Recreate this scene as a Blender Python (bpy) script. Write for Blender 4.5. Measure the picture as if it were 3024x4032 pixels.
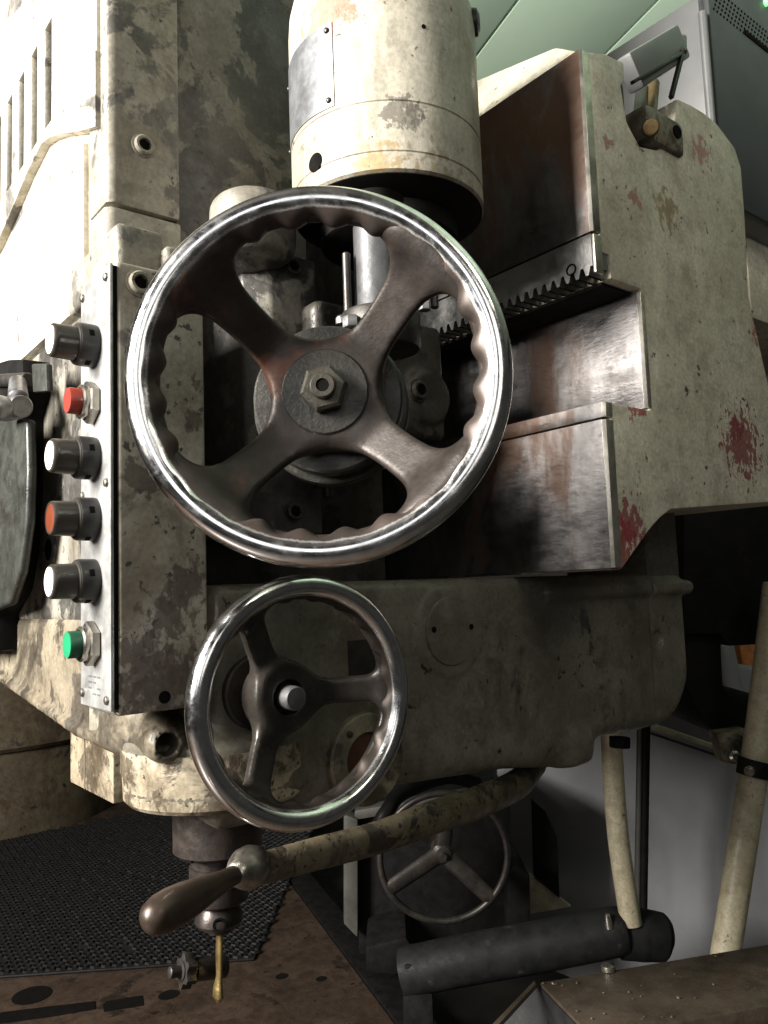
import bpy, bmesh, math, random
import numpy as np
from mathutils import Matrix, Vector
random.seed(7)
for o in list(bpy.data.objects): bpy.data.objects.remove(o)
scn = bpy.context.scene
COL = scn.collection

# ------------------------------------------------------------------ camera
A_, PI_, RO_, F_, H = math.radians(38.7), math.radians(5.6), math.radians(2.1), 3150.0, 1.35
CAM = np.array([0, 0, H])
R0 = np.array([math.sin(A_), math.cos(A_), 0]); F0 = np.array([-math.cos(A_), math.sin(A_), 0]); ZU = np.array([0, 0, 1.0])
FW = F0*math.cos(PI_) + ZU*math.sin(PI_); UP = ZU*math.cos(PI_) - F0*math.sin(PI_)
CU = math.cos(RO_)*UP + math.sin(RO_)*R0; CR = math.cos(RO_)*R0 - math.sin(RO_)*UP
cam = bpy.data.cameras.new('camera'); camo = bpy.data.objects.new('camera', cam); COL.objects.link(camo)
cam.sensor_width = 36; cam.sensor_fit = 'AUTO'; cam.lens = 36*F_/4032
cam.clip_start = .02; cam.clip_end = 100
mw = Matrix.Identity(4)
for i in range(3):
    mw[i][0] = CR[i]; mw[i][1] = CU[i]; mw[i][2] = -FW[i]; mw[i][3] = CAM[i]
camo.matrix_world = mw
scn.camera = camo
scn.render.resolution_x = 768; scn.render.resolution_y = 1024

# ------------------------------------------------------------------ light
w = bpy.data.worlds.new('World'); scn.world = w; w.use_nodes = True
w.node_tree.nodes['Background'].inputs[0].default_value = (.80, .80, .78, 1)
w.node_tree.nodes['Background'].inputs[1].default_value = .035
scn.view_settings.view_transform = 'Standard'; scn.view_settings.look = 'None'
scn.view_settings.exposure = 0; scn.view_settings.gamma = 1
def area(name, loc, target, sx, sy, power, col):
    l = bpy.data.lights.new(name, 'AREA'); l.shape = 'RECTANGLE'; l.size = sx; l.size_y = sy; l.energy = power; l.color = col
    o = bpy.data.objects.new(name, l); COL.objects.link(o); o.location = loc
    d = Vector(target) - Vector(loc); o.rotation_euler = d.to_track_quat('-Z', 'Y').to_euler()
    return o
area('window_lamp', (-1.10, -2.4, 2.55), (-.75, .4, 1.55), .9, 1.5, 500, (1.0, .965, .90))
area('rear_fill_lamp', (2.55, -1.0, 2.35), (-.6, .5, 1.6), 1.1, 1.2, 7.5, (1.0, .97, .92))
area('rear_fill_lamp', (1.55, -2.35, 2.35), (-.6, .5, 1.6), 1.1, 1.2, 7.5, (.96, .98, 1.0))
area('rear_fill_lamp', (.35, -2.95, 2.4), (-.6, .4, 1.6), .9, 1.3, 6, (.95, .98, 1.0))  # added between the others to fill the dark streak in the rim's reflection
area('high_lamp', (2.0, .3, 3.3), (-.6, .8, 1.7), .9, .6, 10, (1.0, .94, .84))
up_ = area('ceiling_fill', (2.2, .6, 2.2), (-1.2, 3.0, 3.9), .8, .5, 17, (.95, 1.0, .94)); up_.data.spread = math.radians(60)  # added fill aimed up at the ceiling, no fitting there

# ------------------------------------------------------------------ pixel rays (source photo pixels) to points on machine planes
def ray(px, py): return FW + CR*(px-1512)/F_ + CU*(2016-py)/F_
def PX(px, py, v): d = ray(px, py); return CAM + d*(v/d[0])
def PY(px, py, v): d = ray(px, py); return CAM + d*(v/d[1])
def PZ(px, py, v): d = ray(px, py); return CAM + d*((v-H)/d[2])
def PD(px, py, z): return CAM + ray(px, py)*z

# ------------------------------------------------------------------ materials
class NT:
    def __init__(s, name):
        s.m = bpy.data.materials.new(name); s.m.use_nodes = True
        s.t = s.m.node_tree; s.b = s.t.nodes['Principled BSDF']
        s.co = s.t.nodes.new('ShaderNodeTexCoord').outputs['Object']
    def set(s, sock, v):
        if isinstance(v, bpy.types.NodeSocket): s.t.links.new(v, sock)
        else: sock.default_value = v
    def noise(s, scale, detail=5, rough=.6, dist=0., off=(0, 0, 0), st=(1, 1, 1)):
        mp = s.t.nodes.new('ShaderNodeMapping'); s.t.links.new(s.co, mp.inputs[0])
        mp.inputs['Location'].default_value = off; mp.inputs['Scale'].default_value = st
        n = s.t.nodes.new('ShaderNodeTexNoise'); s.t.links.new(mp.outputs[0], n.inputs['Vector'])
        n.inputs['Scale'].default_value = scale; n.inputs['Detail'].default_value = detail
        n.inputs['Roughness'].default_value = rough; n.inputs['Distortion'].default_value = dist
        return n.outputs['Fac']
    def ramp(s, v, a, b, lo=0., hi=1.):
        n = s.t.nodes.new('ShaderNodeMapRange'); n.interpolation_type = 'SMOOTHSTEP'
        s.set(n.inputs['Value'], v); n.inputs['From Min'].default_value = a; n.inputs['From Max'].default_value = b
        n.inputs['To Min'].default_value = lo; n.inputs['To Max'].default_value = hi
        return n.outputs[0]
    def math(s, op, a, b=0.):
        n = s.t.nodes.new('ShaderNodeMath'); n.operation = op; s.set(n.inputs[0], a); s.set(n.inputs[1], b); return n.outputs[0]
    def mix(s, f, a, b):
        n = s.t.nodes.new('ShaderNodeMix'); n.data_type = 'RGBA'
        s.set(n.inputs[0], f); s.set(n.inputs[6], col4(a)); s.set(n.inputs[7], col4(b)); return n.outputs[2]
    def sep(s):
        n = s.t.nodes.new('ShaderNodeSeparateXYZ'); s.t.links.new(s.co, n.inputs[0]); return n.outputs
    def bump(s, h, strength=.3, dist=.002):
        n = s.t.nodes.new('ShaderNodeBump'); s.set(n.inputs['Height'], h)
        n.inputs['Strength'].default_value = strength; n.inputs['Distance'].default_value = dist
        s.t.links.new(n.outputs[0], s.b.inputs['Normal'])
    def out(s, col=None, rough=None, metal=None, spec=None, coat=None):
        if col is not None: s.set(s.b.inputs['Base Color'], col4(col))
        if rough is not None: s.set(s.b.inputs['Roughness'], rough)
        if metal is not None: s.set(s.b.inputs['Metallic'], metal)
        if spec is not None: s.b.inputs['Specular IOR Level'].default_value = spec
        if coat is not None: s.b.inputs['Coat Weight'].default_value = coat; s.b.inputs['Coat Roughness'].default_value = .25
        return s.m
def col4(c):
    if isinstance(c, bpy.types.NodeSocket): return c
    return (c[0], c[1], c[2], 1)

def paint(name, c1, c2, prim, grease, tp=.55, tg=.6, scale=9, rough=.42, st=(1, 1, 1), chip=.66, off=(0, 0, 0), spots=(), gmax=.8, warm=.55):
    s = NT(name)
    base = s.mix(s.ramp(s.noise(5, 4, off=(3.1, 1, 2)), .38, .62), c1, c2)
    base = s.mix(s.ramp(s.noise(13, 8, .68, .4, off=(6, 1, 8), st=st), .47, .64, 0, warm), base, (c2[0]*.62, c2[1]*.54, c2[2]*.47))
    base = s.mix(s.ramp(s.noise(34, 7, .72, st=st), .44, .66, 0, .5), base, tuple(x*.5 for x in c2))
    base = s.mix(s.ramp(s.noise(21, 6, .7, .3, off=(0, 9, 5), st=st), .58, .68, 0, .45), base, tuple(min(1, x*1.22) for x in c1))
    n1 = s.noise(scale, 9, .62, .35, off=off)
    m1 = s.ramp(n1, tp-.012, tp+.035)
    pc = s.mix(s.ramp(s.noise(17, 6, .7, off=(7, 7, 7)), .38, .62), prim, tuple(x*.55 for x in prim))
    base = s.mix(s.math('MULTIPLY', m1, s.ramp(s.noise(60, 4, off=(2, 0, 3)), .25, .5, .72, 1.)), base, pc)
    m2 = s.ramp(s.noise(scale*6.5, 6, .62, .2, off=(1, 5, 2)), chip-.02, chip+.03)
    base = s.mix(m2, base, tuple(x*.42 for x in prim))
    for k, (c, rad, cc, hard) in enumerate(spots):   # flakes and stains, each at its own place
        vm = s.t.nodes.new('ShaderNodeVectorMath'); vm.operation = 'DISTANCE'; s.t.links.new(s.co, vm.inputs[0]); vm.inputs[1].default_value = [float(v) for v in c]
        dd = s.math('SUBTRACT', 1., s.math('DIVIDE', vm.outputs['Value'], rad*1.9))
        dd = s.math('MAXIMUM', dd, -1.2)
        dd = s.math('ADD', s.noise(105, 6, .6, .2, off=(k, 2, 4), st=(1, 1, .75)), s.math('MULTIPLY', dd, .24))
        base = s.mix(s.ramp(dd, .565-hard*.12, .575+hard*.12, 0, .85), base, cc)
    g = s.ramp(s.noise(scale*.55, 8, .70, .5, off=(4, 8, 1), st=st), tg, tg+.14, 0, gmax)
    base = s.mix(g, base, grease)
    fine = s.ramp(s.noise(190, 3, .6), .3, .7, .86, 1.12)
    vmul = s.t.nodes.new('ShaderNodeVectorMath'); vmul.operation = 'SCALE'; s.t.links.new(base, vmul.inputs[0]); s.set(vmul.inputs['Scale'], fine); base = vmul.outputs[0]
    r = s.ramp(s.noise(26, 5, .7, off=(2, 2, 9)), .35, .65, rough-.1, rough+.16)
    h = s.math('ADD', s.math('MULTIPLY', s.math('ADD', m1, m2), -.5), s.math('MULTIPLY', s.noise(110, 4, .6), .4))
    h = s.math('ADD', h, s.math('MULTIPLY', s.noise(14, 3), 1.0))
    s.bump(h, .5, .0018)
    return s.out(base, r, 0., .45)

CREAM, CREAM2 = (.50, .46, .36), (.36, .325, .245)
GREY, DARK = (.16, .15, .135), (.028, .023, .018)
M = {}
M['headmid'] = paint('clouded_cream_paint', (.235, .22, .182), (.145, .135, .112), (.078, .073, .067), DARK, tp=.475, tg=.56, scale=10, off=(2, 3, .2))  # patchy cream, also darkened in place of weaker fill light on the body
M['head'] = paint('worn_cream_paint', (.335, .31, .255), (.25, .23, .185), (.135, .125, .110), DARK, tp=.515, tg=.60, scale=11, off=(0, 0, .7))
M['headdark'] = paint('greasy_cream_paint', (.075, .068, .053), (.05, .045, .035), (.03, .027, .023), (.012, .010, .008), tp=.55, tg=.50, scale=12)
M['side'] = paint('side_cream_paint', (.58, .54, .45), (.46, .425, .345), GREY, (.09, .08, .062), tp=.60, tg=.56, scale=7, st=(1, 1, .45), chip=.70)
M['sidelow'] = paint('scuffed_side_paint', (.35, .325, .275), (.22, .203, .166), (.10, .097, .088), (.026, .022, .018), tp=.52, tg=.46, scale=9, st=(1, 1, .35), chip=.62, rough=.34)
M['box'] = paint('pitted_cream_paint', (.38, .352, .292), (.285, .26, .208), (.125, .11, .095), DARK, tp=.60, tg=.56, scale=13, chip=.62, warm=.75, spots=[(PX(a, b, -.68), r, (.085, .066, .052), .35) for a, b, r in ((640, 2440, .012), (690, 2390, .011), (745, 2300, .012), (600, 2640, .017), (545, 2720, .012), (690, 2680, .018), (520, 2550, .008), (560, 1880, .010), (760, 1650, .007), (770, 1500, .005))])
_mc = PD(1530, 868, .94)
def _ms(px, py):
    d = ray(px, py); a = d[0]**2+d[1]**2; b = -2*(_mc[0]*d[0]+_mc[1]*d[1]); c = _mc[0]**2+_mc[1]**2-.1115**2
    p = CAM+d*((-b-math.sqrt(max(b*b-4*a*c, 0)))/(2*a)); return (p[0]-_mc[0], p[1]-_mc[1], p[2])
MSP = [(_ms(1280, 50), .020, (.42, .14, .09), .06), (_ms(1320, 20), .016, (.40, .15, .10), .06), (_ms(1580, 440), .012, (.16, .145, .12), .12), (_ms(1320, 610), .016, (.30, .27, .24), .2), (_ms(1600, 720), .010, (.20, .15, .09), .2), (_ms(1480, 690), .02, (.34, .25, .13), .4), (_ms(1750, 800), .03, (.24, .19, .12), .4)]
M['motor'] = paint('motor_cream_paint', (.46, .425, .345), (.36, .325, .255), (.17, .15, .125), (.17, .125, .065), tp=.645, tg=.52, scale=10, st=(1, 1, .3), chip=.67, gmax=.55, spots=MSP)
M['arm'] = paint('arm_cream_paint', (.66, .605, .485), (.56, .505, .395), (.22, .195, .155), (.13, .10, .075), tp=.68, tg=.64, scale=9, chip=.655, warm=.35, gmax=.45, spots=[(PX(2925, 1750, -.553), .030, (.24, .05, .055), .10), (PX(2900, 1690, -.553), .012, (.24, .05, .055), .10), (PX(2480, 2060, -.553), .018, (.24, .045, .055), .10), (PX(2445, 2120, -.553), .018, (.30, .04, .05), .10), (PX(2450, 2200, -.553), .014, (.30, .10, .08), .15), (PX(2760, 595, -.553), .014, (.38, .16, .15), .2), (PX(2990, 1300, -.553), .016, (.33, .07, .07), .1), (PX(2400, 560, -.553), .006, (.36, .15, .14), .15), (PX(2500, 780, -.553), .008, (.36, .17, .15), .2), (PX(2625, 820, -.553), .016, (.26, .19, .10), .4), (PX(2500, 1590, -.553), .012, (.33, .06, .06), .12)])
M['lower'] = paint('oily_green_cream_paint', (.165, .150, .118), (.118, .107, .083), (.05, .045, .037), (.012, .011, .009), tp=.63, tg=.59, scale=9, rough=.36)
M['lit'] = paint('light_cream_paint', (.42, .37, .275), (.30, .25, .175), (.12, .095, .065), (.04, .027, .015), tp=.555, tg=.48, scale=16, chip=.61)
M['skirt'] = paint('skirt_cream_paint', (.27, .235, .17), (.19, .16, .115), (.08, .066, .05), (.02, .015, .01), tp=.52, tg=.43, scale=13)
M['column'] = paint('brown_column_paint', (.085, .067, .043), (.06, .046, .03), (.034, .026, .02), (.03, .017, .01), tp=.58, tg=.52, scale=4)

def metal(name, c, r=.35, rust=(.11, .05, .028), tr=.6, st=(1, 1, 1), mt=.9, scale=6, bs=.25, bst=(1, 1, 1), fine=300, rmax=.85, spec=.5):
    s = NT(name)
    m = s.ramp(s.noise(scale, 6, .65, .3, st=st), tr, tr+.12, 0, rmax)
    v = s.ramp(s.noise(24, 5, .7, off=(3, 3, 3), st=st), .35, .68)
    base = s.mix(v, c, tuple(x*.55 for x in c))
    base = s.mix(m, base, rust)
    rr = s.ramp(s.noise(40, 5, .7, st=bst), .3, .7, r-.07, r+.13)
    s.bump(s.math('ADD', s.noise(fine, 3, .6, st=bst), s.math('MULTIPLY', s.noise(30, 4, .6), .8)), bs, .0008)
    return s.out(base, rr, s.ramp(m, 0., 1., mt, mt*.35), spec)
def simple_metal(name, c, r):
    s = NT(name); b = s.mix(s.ramp(s.noise(3, 4), .3, .7), tuple(x*1.15 for x in c), tuple(x*.85 for x in c)); s.bump(s.noise(12, 2), .05, .001)
    return s.out(b, s.ramp(s.noise(8, 4), .3, .7, r-.08, r+.08), .35)
M['way'] = metal('scraped_way_steel', (.20, .188, .185), .34, (.085, .040, .020), .48, bst=(.6, 1, 1.6), scale=6, bs=.30, fine=120, st=(1, 1, .45), rmax=.9)
M['rack'] = metal('rack_steel', (.42, .41, .40), .34, tr=.68)
M['wayedge'] = metal('bright_edge_steel', (.75, .70, .60), .34, tr=.75, bs=.1)
M['steel'] = metal('grey_steel', (.36, .355, .36), .38, (.08, .06, .05), .62, bs=.2)
M['feedsteel'] = metal('dull_feed_steel', (.095, .095, .098), .48, (.05, .045, .04), .55, mt=.5, bs=.3)
M['darksteel'] = metal('oiled_dark_steel', (.075, .069, .064), .38, (.035, .024, .016), .5, mt=.7, scale=20, bs=.3)
M['spindle'] = metal('brown_spindle_steel', (.085, .070, .064), .38, (.03, .02, .015), .5, mt=.8, scale=30)
M['keysteel'] = metal('black_key_steel', (.045, .040, .037), .38, (.03, .022, .016), .5, mt=.6, scale=30)
M['nut'] = metal('greasy_nut_steel', (.075, .068, .052), .38, (.035, .03, .02), .5, mt=.5, scale=60, bs=.6)
M['brass'] = metal('brass', (.42, .31, .13), .36, (.16, .11, .05), .55, scale=40)
M['chip'] = metal('swarf', (.22, .18, .12), .45, (.06, .045, .03), .45, mt=.6, scale=90)
M['dirtybrass'] = metal('dirty_brass', (.17, .115, .05), .42, (.05, .035, .02), .5, mt=.6, scale=60)
M['nickel'] = metal('nickel_nut', (.50, .47, .41), .28, (.12, .10, .07), .66, mt=.95, scale=60, bs=.1)
M['plate'] = metal('aluminium_plate', (.44, .435, .425), .40, (.25, .2, .15), .75, mt=.55, bs=.08)
M['nameplate'] = metal('grey_nameplate', (.20, .205, .215), .40, (.16, .13, .13), .8, mt=.5, bs=.05)
M['cabmetal'] = simple_metal('dark_grey_cabinet', (.075, .078, .082), .42)
M['cablight'] = simple_metal('light_grey_cabinet', (.20, .20, .20), .42)
M['pipe'] = metal('black_pipe_paint', (.012, .012, .0125), .56, (.030, .027, .026), .60, mt=.0, scale=20, spec=.12)
M['blackpaint'] = metal('black_paint', (.009, .0085, .0085), .5, (.016, .012, .009), .6, mt=.0, scale=15, spec=.1)
M['bench'] = metal('oily_bench_plate', (.085, .065, .048), .40, (.05, .03, .018), .52, mt=.3, scale=9, bs=.5)
M['sheet'] = metal('grey_sheet', (.020, .019, .0195), .5, (.03, .025, .022), .66, mt=.0, spec=.25)
M['lever'] = paint('worn_lever_paint', (.115, .093, .058), (.075, .059, .038), (.04, .031, .023), (.022, .016, .011), tp=.555, tg=.475, scale=22, st=(1, 1, 1), chip=.60)
M['grip'] = metal('polished_brown_grip', (.066, .046, .035), .36, (.035, .024, .016), .55, mt=.45, scale=16, bs=.08)
M['wheelcast'] = metal('brown_wheel_casting', (.046, .037, .032), .42, (.13, .052, .030), .55, mt=.45, scale=9, bs=.35, fine=220, rmax=.7)
M['hub'] = metal('greasy_hub_casting', (.052, .049, .043), .36, (.03, .027, .021), .5, mt=.35, scale=40, bs=.9, fine=260)

def simple(name, c, r=.5, mt=0., nz=.25, scale=30, bs=.1, coat=None):
    s = NT(name)
    b = s.mix(s.ramp(s.noise(scale, 5, .65), .3, .7), tuple(x*(1+nz) for x in c), tuple(x*(1-nz) for x in c))
    s.bump(s.noise(scale*6, 3), bs, .0006)
    return s.out(b, s.ramp(s.noise(scale*1.3, 4), .3, .7, r-.06, r+.08), mt, coat=coat)
M['knob'] = simple('dark_brown_plastic', (.030, .026, .022), .36, bs=.15)
M['ring'] = simple('black_plastic', (.018, .017, .016), .42)
M['red'] = simple('red_plastic', (.19, .024, .015), .42)
M['orange'] = simple('orange_lens', (.13, .030, .013), .35)
M['green'] = simple('green_plastic', (.010, .20, .085), .42)
M['greenside'] = simple('dark_green_plastic', (.008, .05, .025), .42)
M['white'] = simple('white_cap', (.80, .78, .72), .45, nz=.05)
M['hole'] = simple('dark_hole', (.004, .0035, .003), .85); M['hole'].node_tree.nodes['Principled BSDF'].inputs['Specular IOR Level'].default_value = .08
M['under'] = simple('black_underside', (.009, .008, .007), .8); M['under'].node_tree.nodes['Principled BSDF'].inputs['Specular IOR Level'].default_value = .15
M['tube'] = paint('cream_tube_paint', (.40, .355, .25), (.33, .29, .20), (.20, .165, .11), (.10, .075, .045), tp=.66, tg=.60, scale=11, chip=.66, rough=.36, warm=.4, gmax=.6)
M['framegrey'] = simple('dirty_frame_paint', (.05, .048, .042), .5, nz=.3, scale=12)
M['partition'] = simple('grey_partition_paint', (.21, .21, .22), .5, nz=.08, scale=6)
M['ceiling'] = simple('pale_green_panel', (.54, .69, .53), .55, nz=.03, scale=3)
M['floor'] = simple('dark_floor', (.016, .0135, .012), .6, scale=5)
M['wall'] = simple('dark_wall', (.03, .028, .026), .7, scale=4)
M['base'] = paint('oily_base_plate', (.062, .041, .029), (.044, .029, .021), (.028, .020, .015), (.012, .009, .007), tp=.60, tg=.60, scale=5, rough=.36)
M['mat'] = simple('black_rubber', (.008, .0078, .0078), .45, bs=.3); M['mat'].node_tree.nodes['Principled BSDF'].inputs['Specular IOR Level'].default_value = .3
M['orangebox'] = simple('orange_box', (.55, .20, .06), .5)
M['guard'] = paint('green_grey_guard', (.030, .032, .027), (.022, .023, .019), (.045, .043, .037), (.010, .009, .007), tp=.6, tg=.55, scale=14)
M['glass'] = simple('brown_sight_glass', (.07, .03, .015), .15, coat=.6)
M['ledmat'] = NT('green_led').m
M['ledmat'].node_tree.nodes['Principled BSDF'].inputs['Emission Color'].default_value = (.1, 1, .2, 1)
M['ledmat'].node_tree.nodes['Principled BSDF'].inputs['Emission Strength'].default_value = 1.5

def rim_mat(name, Rc, a, b, edge, wob=.10):
    """polished steel on the outer and front face, worn off to brown casting on the finger side"""
    s = NT(name)
    x, y, z = s.sep()
    r = s.math('SQRT', s.math('ADD', s.math('MULTIPLY', x, x), s.math('MULTIPLY', y, y)))
    f = s.math('ADD', s.math('MULTIPLY', s.math('SUBTRACT', r, Rc), .78/a), s.math('MULTIPLY', z, .62/b))
    f = s.math('ADD', f, s.math('MULTIPLY', s.math('SUBTRACT', s.noise(55, 6, .7), .5), wob*4))
    f = s.math('ADD', f, s.math('MULTIPLY', s.math('SUBTRACT', s.noise(420, 3, .6), .5), wob*3))
    m = s.ramp(f, edge-.16, edge+.16)
    brown = s.mix(s.ramp(s.noise(30, 5), .35, .65), (.07, .052, .044), (.038, .030, .026))
    col = s.mix(m, brown, s.mix(s.ramp(s.noise(70, 5, .7), .45, .7), (.88, .87, .86), (.70, .68, .66)))
    ro = s.math('ADD', s.math('MULTIPLY', m, -.27), s.ramp(s.noise(38, 8, .75, .6), .3, .74, .36, .56))
    s.bump(s.math('ADD', s.noise(80, 4), s.math('MULTIPLY', s.ramp(s.noise(210, 3), .68, .74), -.8)), .10, .0006)
    return s.out(col, ro, s.ramp(m, 0, 1, .45, 1.))

# ------------------------------------------------------------------ mesh helpers
WM = {}
def I4(): return Matrix.Identity(4)
def finish(name, me, mat, parent=None, mw=None, smooth=None):
    if mat is not None and len(me.materials) == 0: me.materials.append(M[mat] if isinstance(mat, str) else mat)
    if smooth is not None:
        me.polygons.foreach_set('use_smooth', [True]*len(me.polygons)); me.update()
        if smooth < 179: me.set_sharp_from_angle(angle=math.radians(smooth))
    o = bpy.data.objects.new(name, me); COL.objects.link(o)
    mw = mw or I4()
    WM[o.name] = mw
    if parent is not None:
        o.parent = parent; o.matrix_parent_inverse = WM[parent.name].inverted()
    o.matrix_basis = mw
    return o
def thing(name, label, cat, loc=(0, 0, 0), group=None):
    o = bpy.data.objects.new(name, None); COL.objects.link(o)
    o.empty_display_size = .05
    m = Matrix.Translation(Vector([float(v) for v in loc])); o.matrix_basis = m; WM[o.name] = m
    return tag(o, label, cat, group)
def tag(o, label, cat=None, group=None, kind=None):
    o['label'] = label
    if cat: o['category'] = cat
    if group: o['group'] = group
    if kind: o['kind'] = kind
    return o
def mesh_from(verts, faces):
    me = bpy.data.meshes.new('m'); me.from_pydata([tuple(float(c) for c in v) for v in verts], [], [tuple(int(i) for i in f) for f in faces]); me.update(); return me
def bm_mesh(bm):
    bmesh.ops.recalc_face_normals(bm, faces=bm.faces[:])
    me = bpy.data.meshes.new('m'); bm.to_mesh(me); bm.free(); return me
def do_bevel(bm, bev, seg=2, ang=25):
    if bev > 0:
        bm.normal_update()
        es = [e for e in bm.edges if len(e.link_faces) == 2 and e.calc_face_angle(0) > math.radians(ang)]
        bmesh.ops.bevel(bm, geom=es, offset=bev, segments=seg, affect='EDGES', profile=.6, clamp_overlap=True)
def box(name, x0, x1, y0, y1, z0, z1, mat, parent=None, bev=.003, mw=None, seg=2, cuts=0):
    bm = bmesh.new(); bmesh.ops.create_cube(bm, size=1)
    for v in bm.verts:
        v.co = Vector(((x0+x1)/2 + v.co.x*abs(x1-x0), (y0+y1)/2 + v.co.y*abs(y1-y0), (z0+z1)/2 + v.co.z*abs(z1-z0)))
    do_bevel(bm, bev, seg)
    return finish(name, bm_mesh(bm), mat, parent, mw, 40)
def prism(name, poly, axis, a0, a1, mat, parent=None, bev=.003, mw=None, seg=2):
    """polygon (pairs of the two other axes, in order) extruded along an axis"""
    def p3(p, a): return (a, p[0], p[1]) if axis == 'x' else (p[0], a, p[1]) if axis == 'y' else (p[0], p[1], a)
    bm = bmesh.new()
    v0 = [bm.verts.new(p3(p, a0)) for p in poly]; v1 = [bm.verts.new(p3(p, a1)) for p in poly]
    bm.faces.new(v0[::-1]); bm.faces.new(v1); n = len(poly)
    for i in range(n): bm.faces.new((v0[i], v0[(i+1) % n], v1[(i+1) % n], v1[i]))
    bmesh.ops.recalc_face_normals(bm, faces=bm.faces[:])
    do_bevel(bm, bev, seg)
    return finish(name, bm_mesh(bm), mat, parent, mw, 40)
def solid(name, pts, faces, mat, parent=None, bev=.002):
    bm = bmesh.new(); vs = [bm.verts.new([float(c) for c in p]) for p in pts]
    for f in faces: bm.faces.new([vs[i] for i in f])
    bmesh.ops.recalc_face_normals(bm, faces=bm.faces[:]); do_bevel(bm, bev)
    return finish(name, bm_mesh(bm), mat, parent, None, 40)
def lathe(name, prof, mat, parent=None, mw=None, seg=48, ang=35, n=None):
    """prof: (radius, height) along local z; n = sides for a hex"""
    V, Fc = [], []
    k = n or seg
    for r, h in prof:
        for i in range(k):
            t = 2*math.pi*i/k; V.append((r*math.cos(t), r*math.sin(t), h))
    for j in range(len(prof)-1):
        for i in range(k):
            a, b = j*k+i, j*k+(i+1) % k; Fc.append((a, b, b+k, a+k))
    Fc.append(tuple(range(k-1, -1, -1))); Fc.append(tuple(range((len(prof)-1)*k, len(prof)*k)))
    bm = bmesh.new(); me = mesh_from(V, Fc); bm.from_mesh(me); bpy.data.meshes.remove(me)
    bmesh.ops.remove_doubles(bm, verts=bm.verts[:], dist=1e-6)
    return finish(name, bm_mesh(bm), mat, parent, mw, ang)
def frame(o, z, xh=(0, 0, 1)):
    z = Vector([float(c) for c in z]).normalized(); y = z.cross(Vector(xh))
    if y.length < 1e-4: y = z.cross(Vector((1, 0, 0)))
    y.normalize(); x = y.cross(z)
    m = I4()
    for i in range(3): m[i][0] = x[i]; m[i][1] = y[i]; m[i][2] = z[i]; m[i][3] = float(o[i])
    return m
def cyl(name, p0, p1, r0, r1, mat, parent=None, seg=32, ch=.0015):
    p0 = Vector([float(c) for c in p0]); p1 = Vector([float(c) for c in p1]); L = (p1-p0).length
    return lathe(name, [(r0-ch, 0), (r0, ch), (r1, L-ch), (r1-ch, L)], mat, parent, frame(p0, p1-p0), seg)
def catmull(P, n=12):
    P = [Vector([float(c) for c in p]) for p in P]; Q = [P[0]*2-P[1]] + P + [P[-1]*2-P[-2]]; out = []
    for i in range(1, len(Q)-2):
        for k in range(n):
            t = k/n; a, b, c, d = Q[i-1], Q[i], Q[i+1], Q[i+2]
            out.append(.5*((2*b)+(c-a)*t+(2*a-5*b+4*c-d)*t*t+(3*b-a-3*c+d)*t**3))
    out.append(P[-1]); return out
def tube(name, path, radii, mat, parent=None, seg=20, n=10, flat=1.0, upv=(0, 0, 1)):
    pts = catmull(path, n) if n > 1 else [Vector([float(c) for c in p]) for p in path]
    R = np.interp(np.linspace(0, len(radii)-1, len(pts)), range(len(radii)), radii)
    V, Fc = [], []
    UV = Vector(upv)
    if abs((pts[-1]-pts[0]).normalized().dot(UV)) > .8: UV = Vector((1, .2, 0))
    for i, p in enumerate(pts):
        t = (pts[min(i+1, len(pts)-1)]-pts[max(i-1, 0)]).normalized()
        s = t.cross(UV).normalized(); u = s.cross(t)
        for k in range(seg):
            a = 2*math.pi*k/seg; V.append(p + s*(R[i]*flat*math.cos(a)) + u*(R[i]*math.sin(a)))
    for i in range(len(pts)-1):
        for k in range(seg):
            a, b = i*seg+k, i*seg+(k+1) % seg; Fc.append((a, b, b+seg, a+seg))
    Fc.append(tuple(range(seg-1, -1, -1))); Fc.append(tuple(range((len(pts)-1)*seg, len(pts)*seg)))
    return finish(name, mesh_from(V, Fc), mat, parent, None, 50)

# ---- signed distance castings, meshed with surface nets
def smin(a, b, k): h = np.clip(.5+.5*(b-a)/k, 0, 1); return b*(1-h)+a*h-k*h*(1-h)
def smax(a, b, k): return -smin(-a, -b, k)
def sd_box(p, lo, hi, r):
    lo, hi = np.array(lo), np.array(hi); c = (lo+hi)/2; h = (hi-lo)/2-r
    q = np.abs(p-c)-h
    return np.linalg.norm(np.maximum(q, 0), axis=-1)+np.minimum(q.max(-1), 0)-r
def sd_cyl(p, a, b, r, rd=.004):
    a = np.array(a, float); b = np.array(b, float); L = np.linalg.norm(b-a); ax = (b-a)/L
    q = p-(a+b)/2; h = q@ax; rr = np.linalg.norm(q-h[..., None]*ax, axis=-1)
    d = np.stack([rr-(r-rd), np.abs(h)-(L/2-rd)], -1)
    return np.linalg.norm(np.maximum(d, 0), axis=-1)+np.minimum(d.max(-1), 0)-rd
def sd_cap(p, a, b, ra, rb):
    a = np.array(a, float); b = np.array(b, float); ab = b-a
    t = np.clip(((p-a)@ab)/(ab@ab), 0, 1)
    return np.linalg.norm(p-a-t[..., None]*ab, axis=-1)-(ra+(rb-ra)*t)
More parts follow.
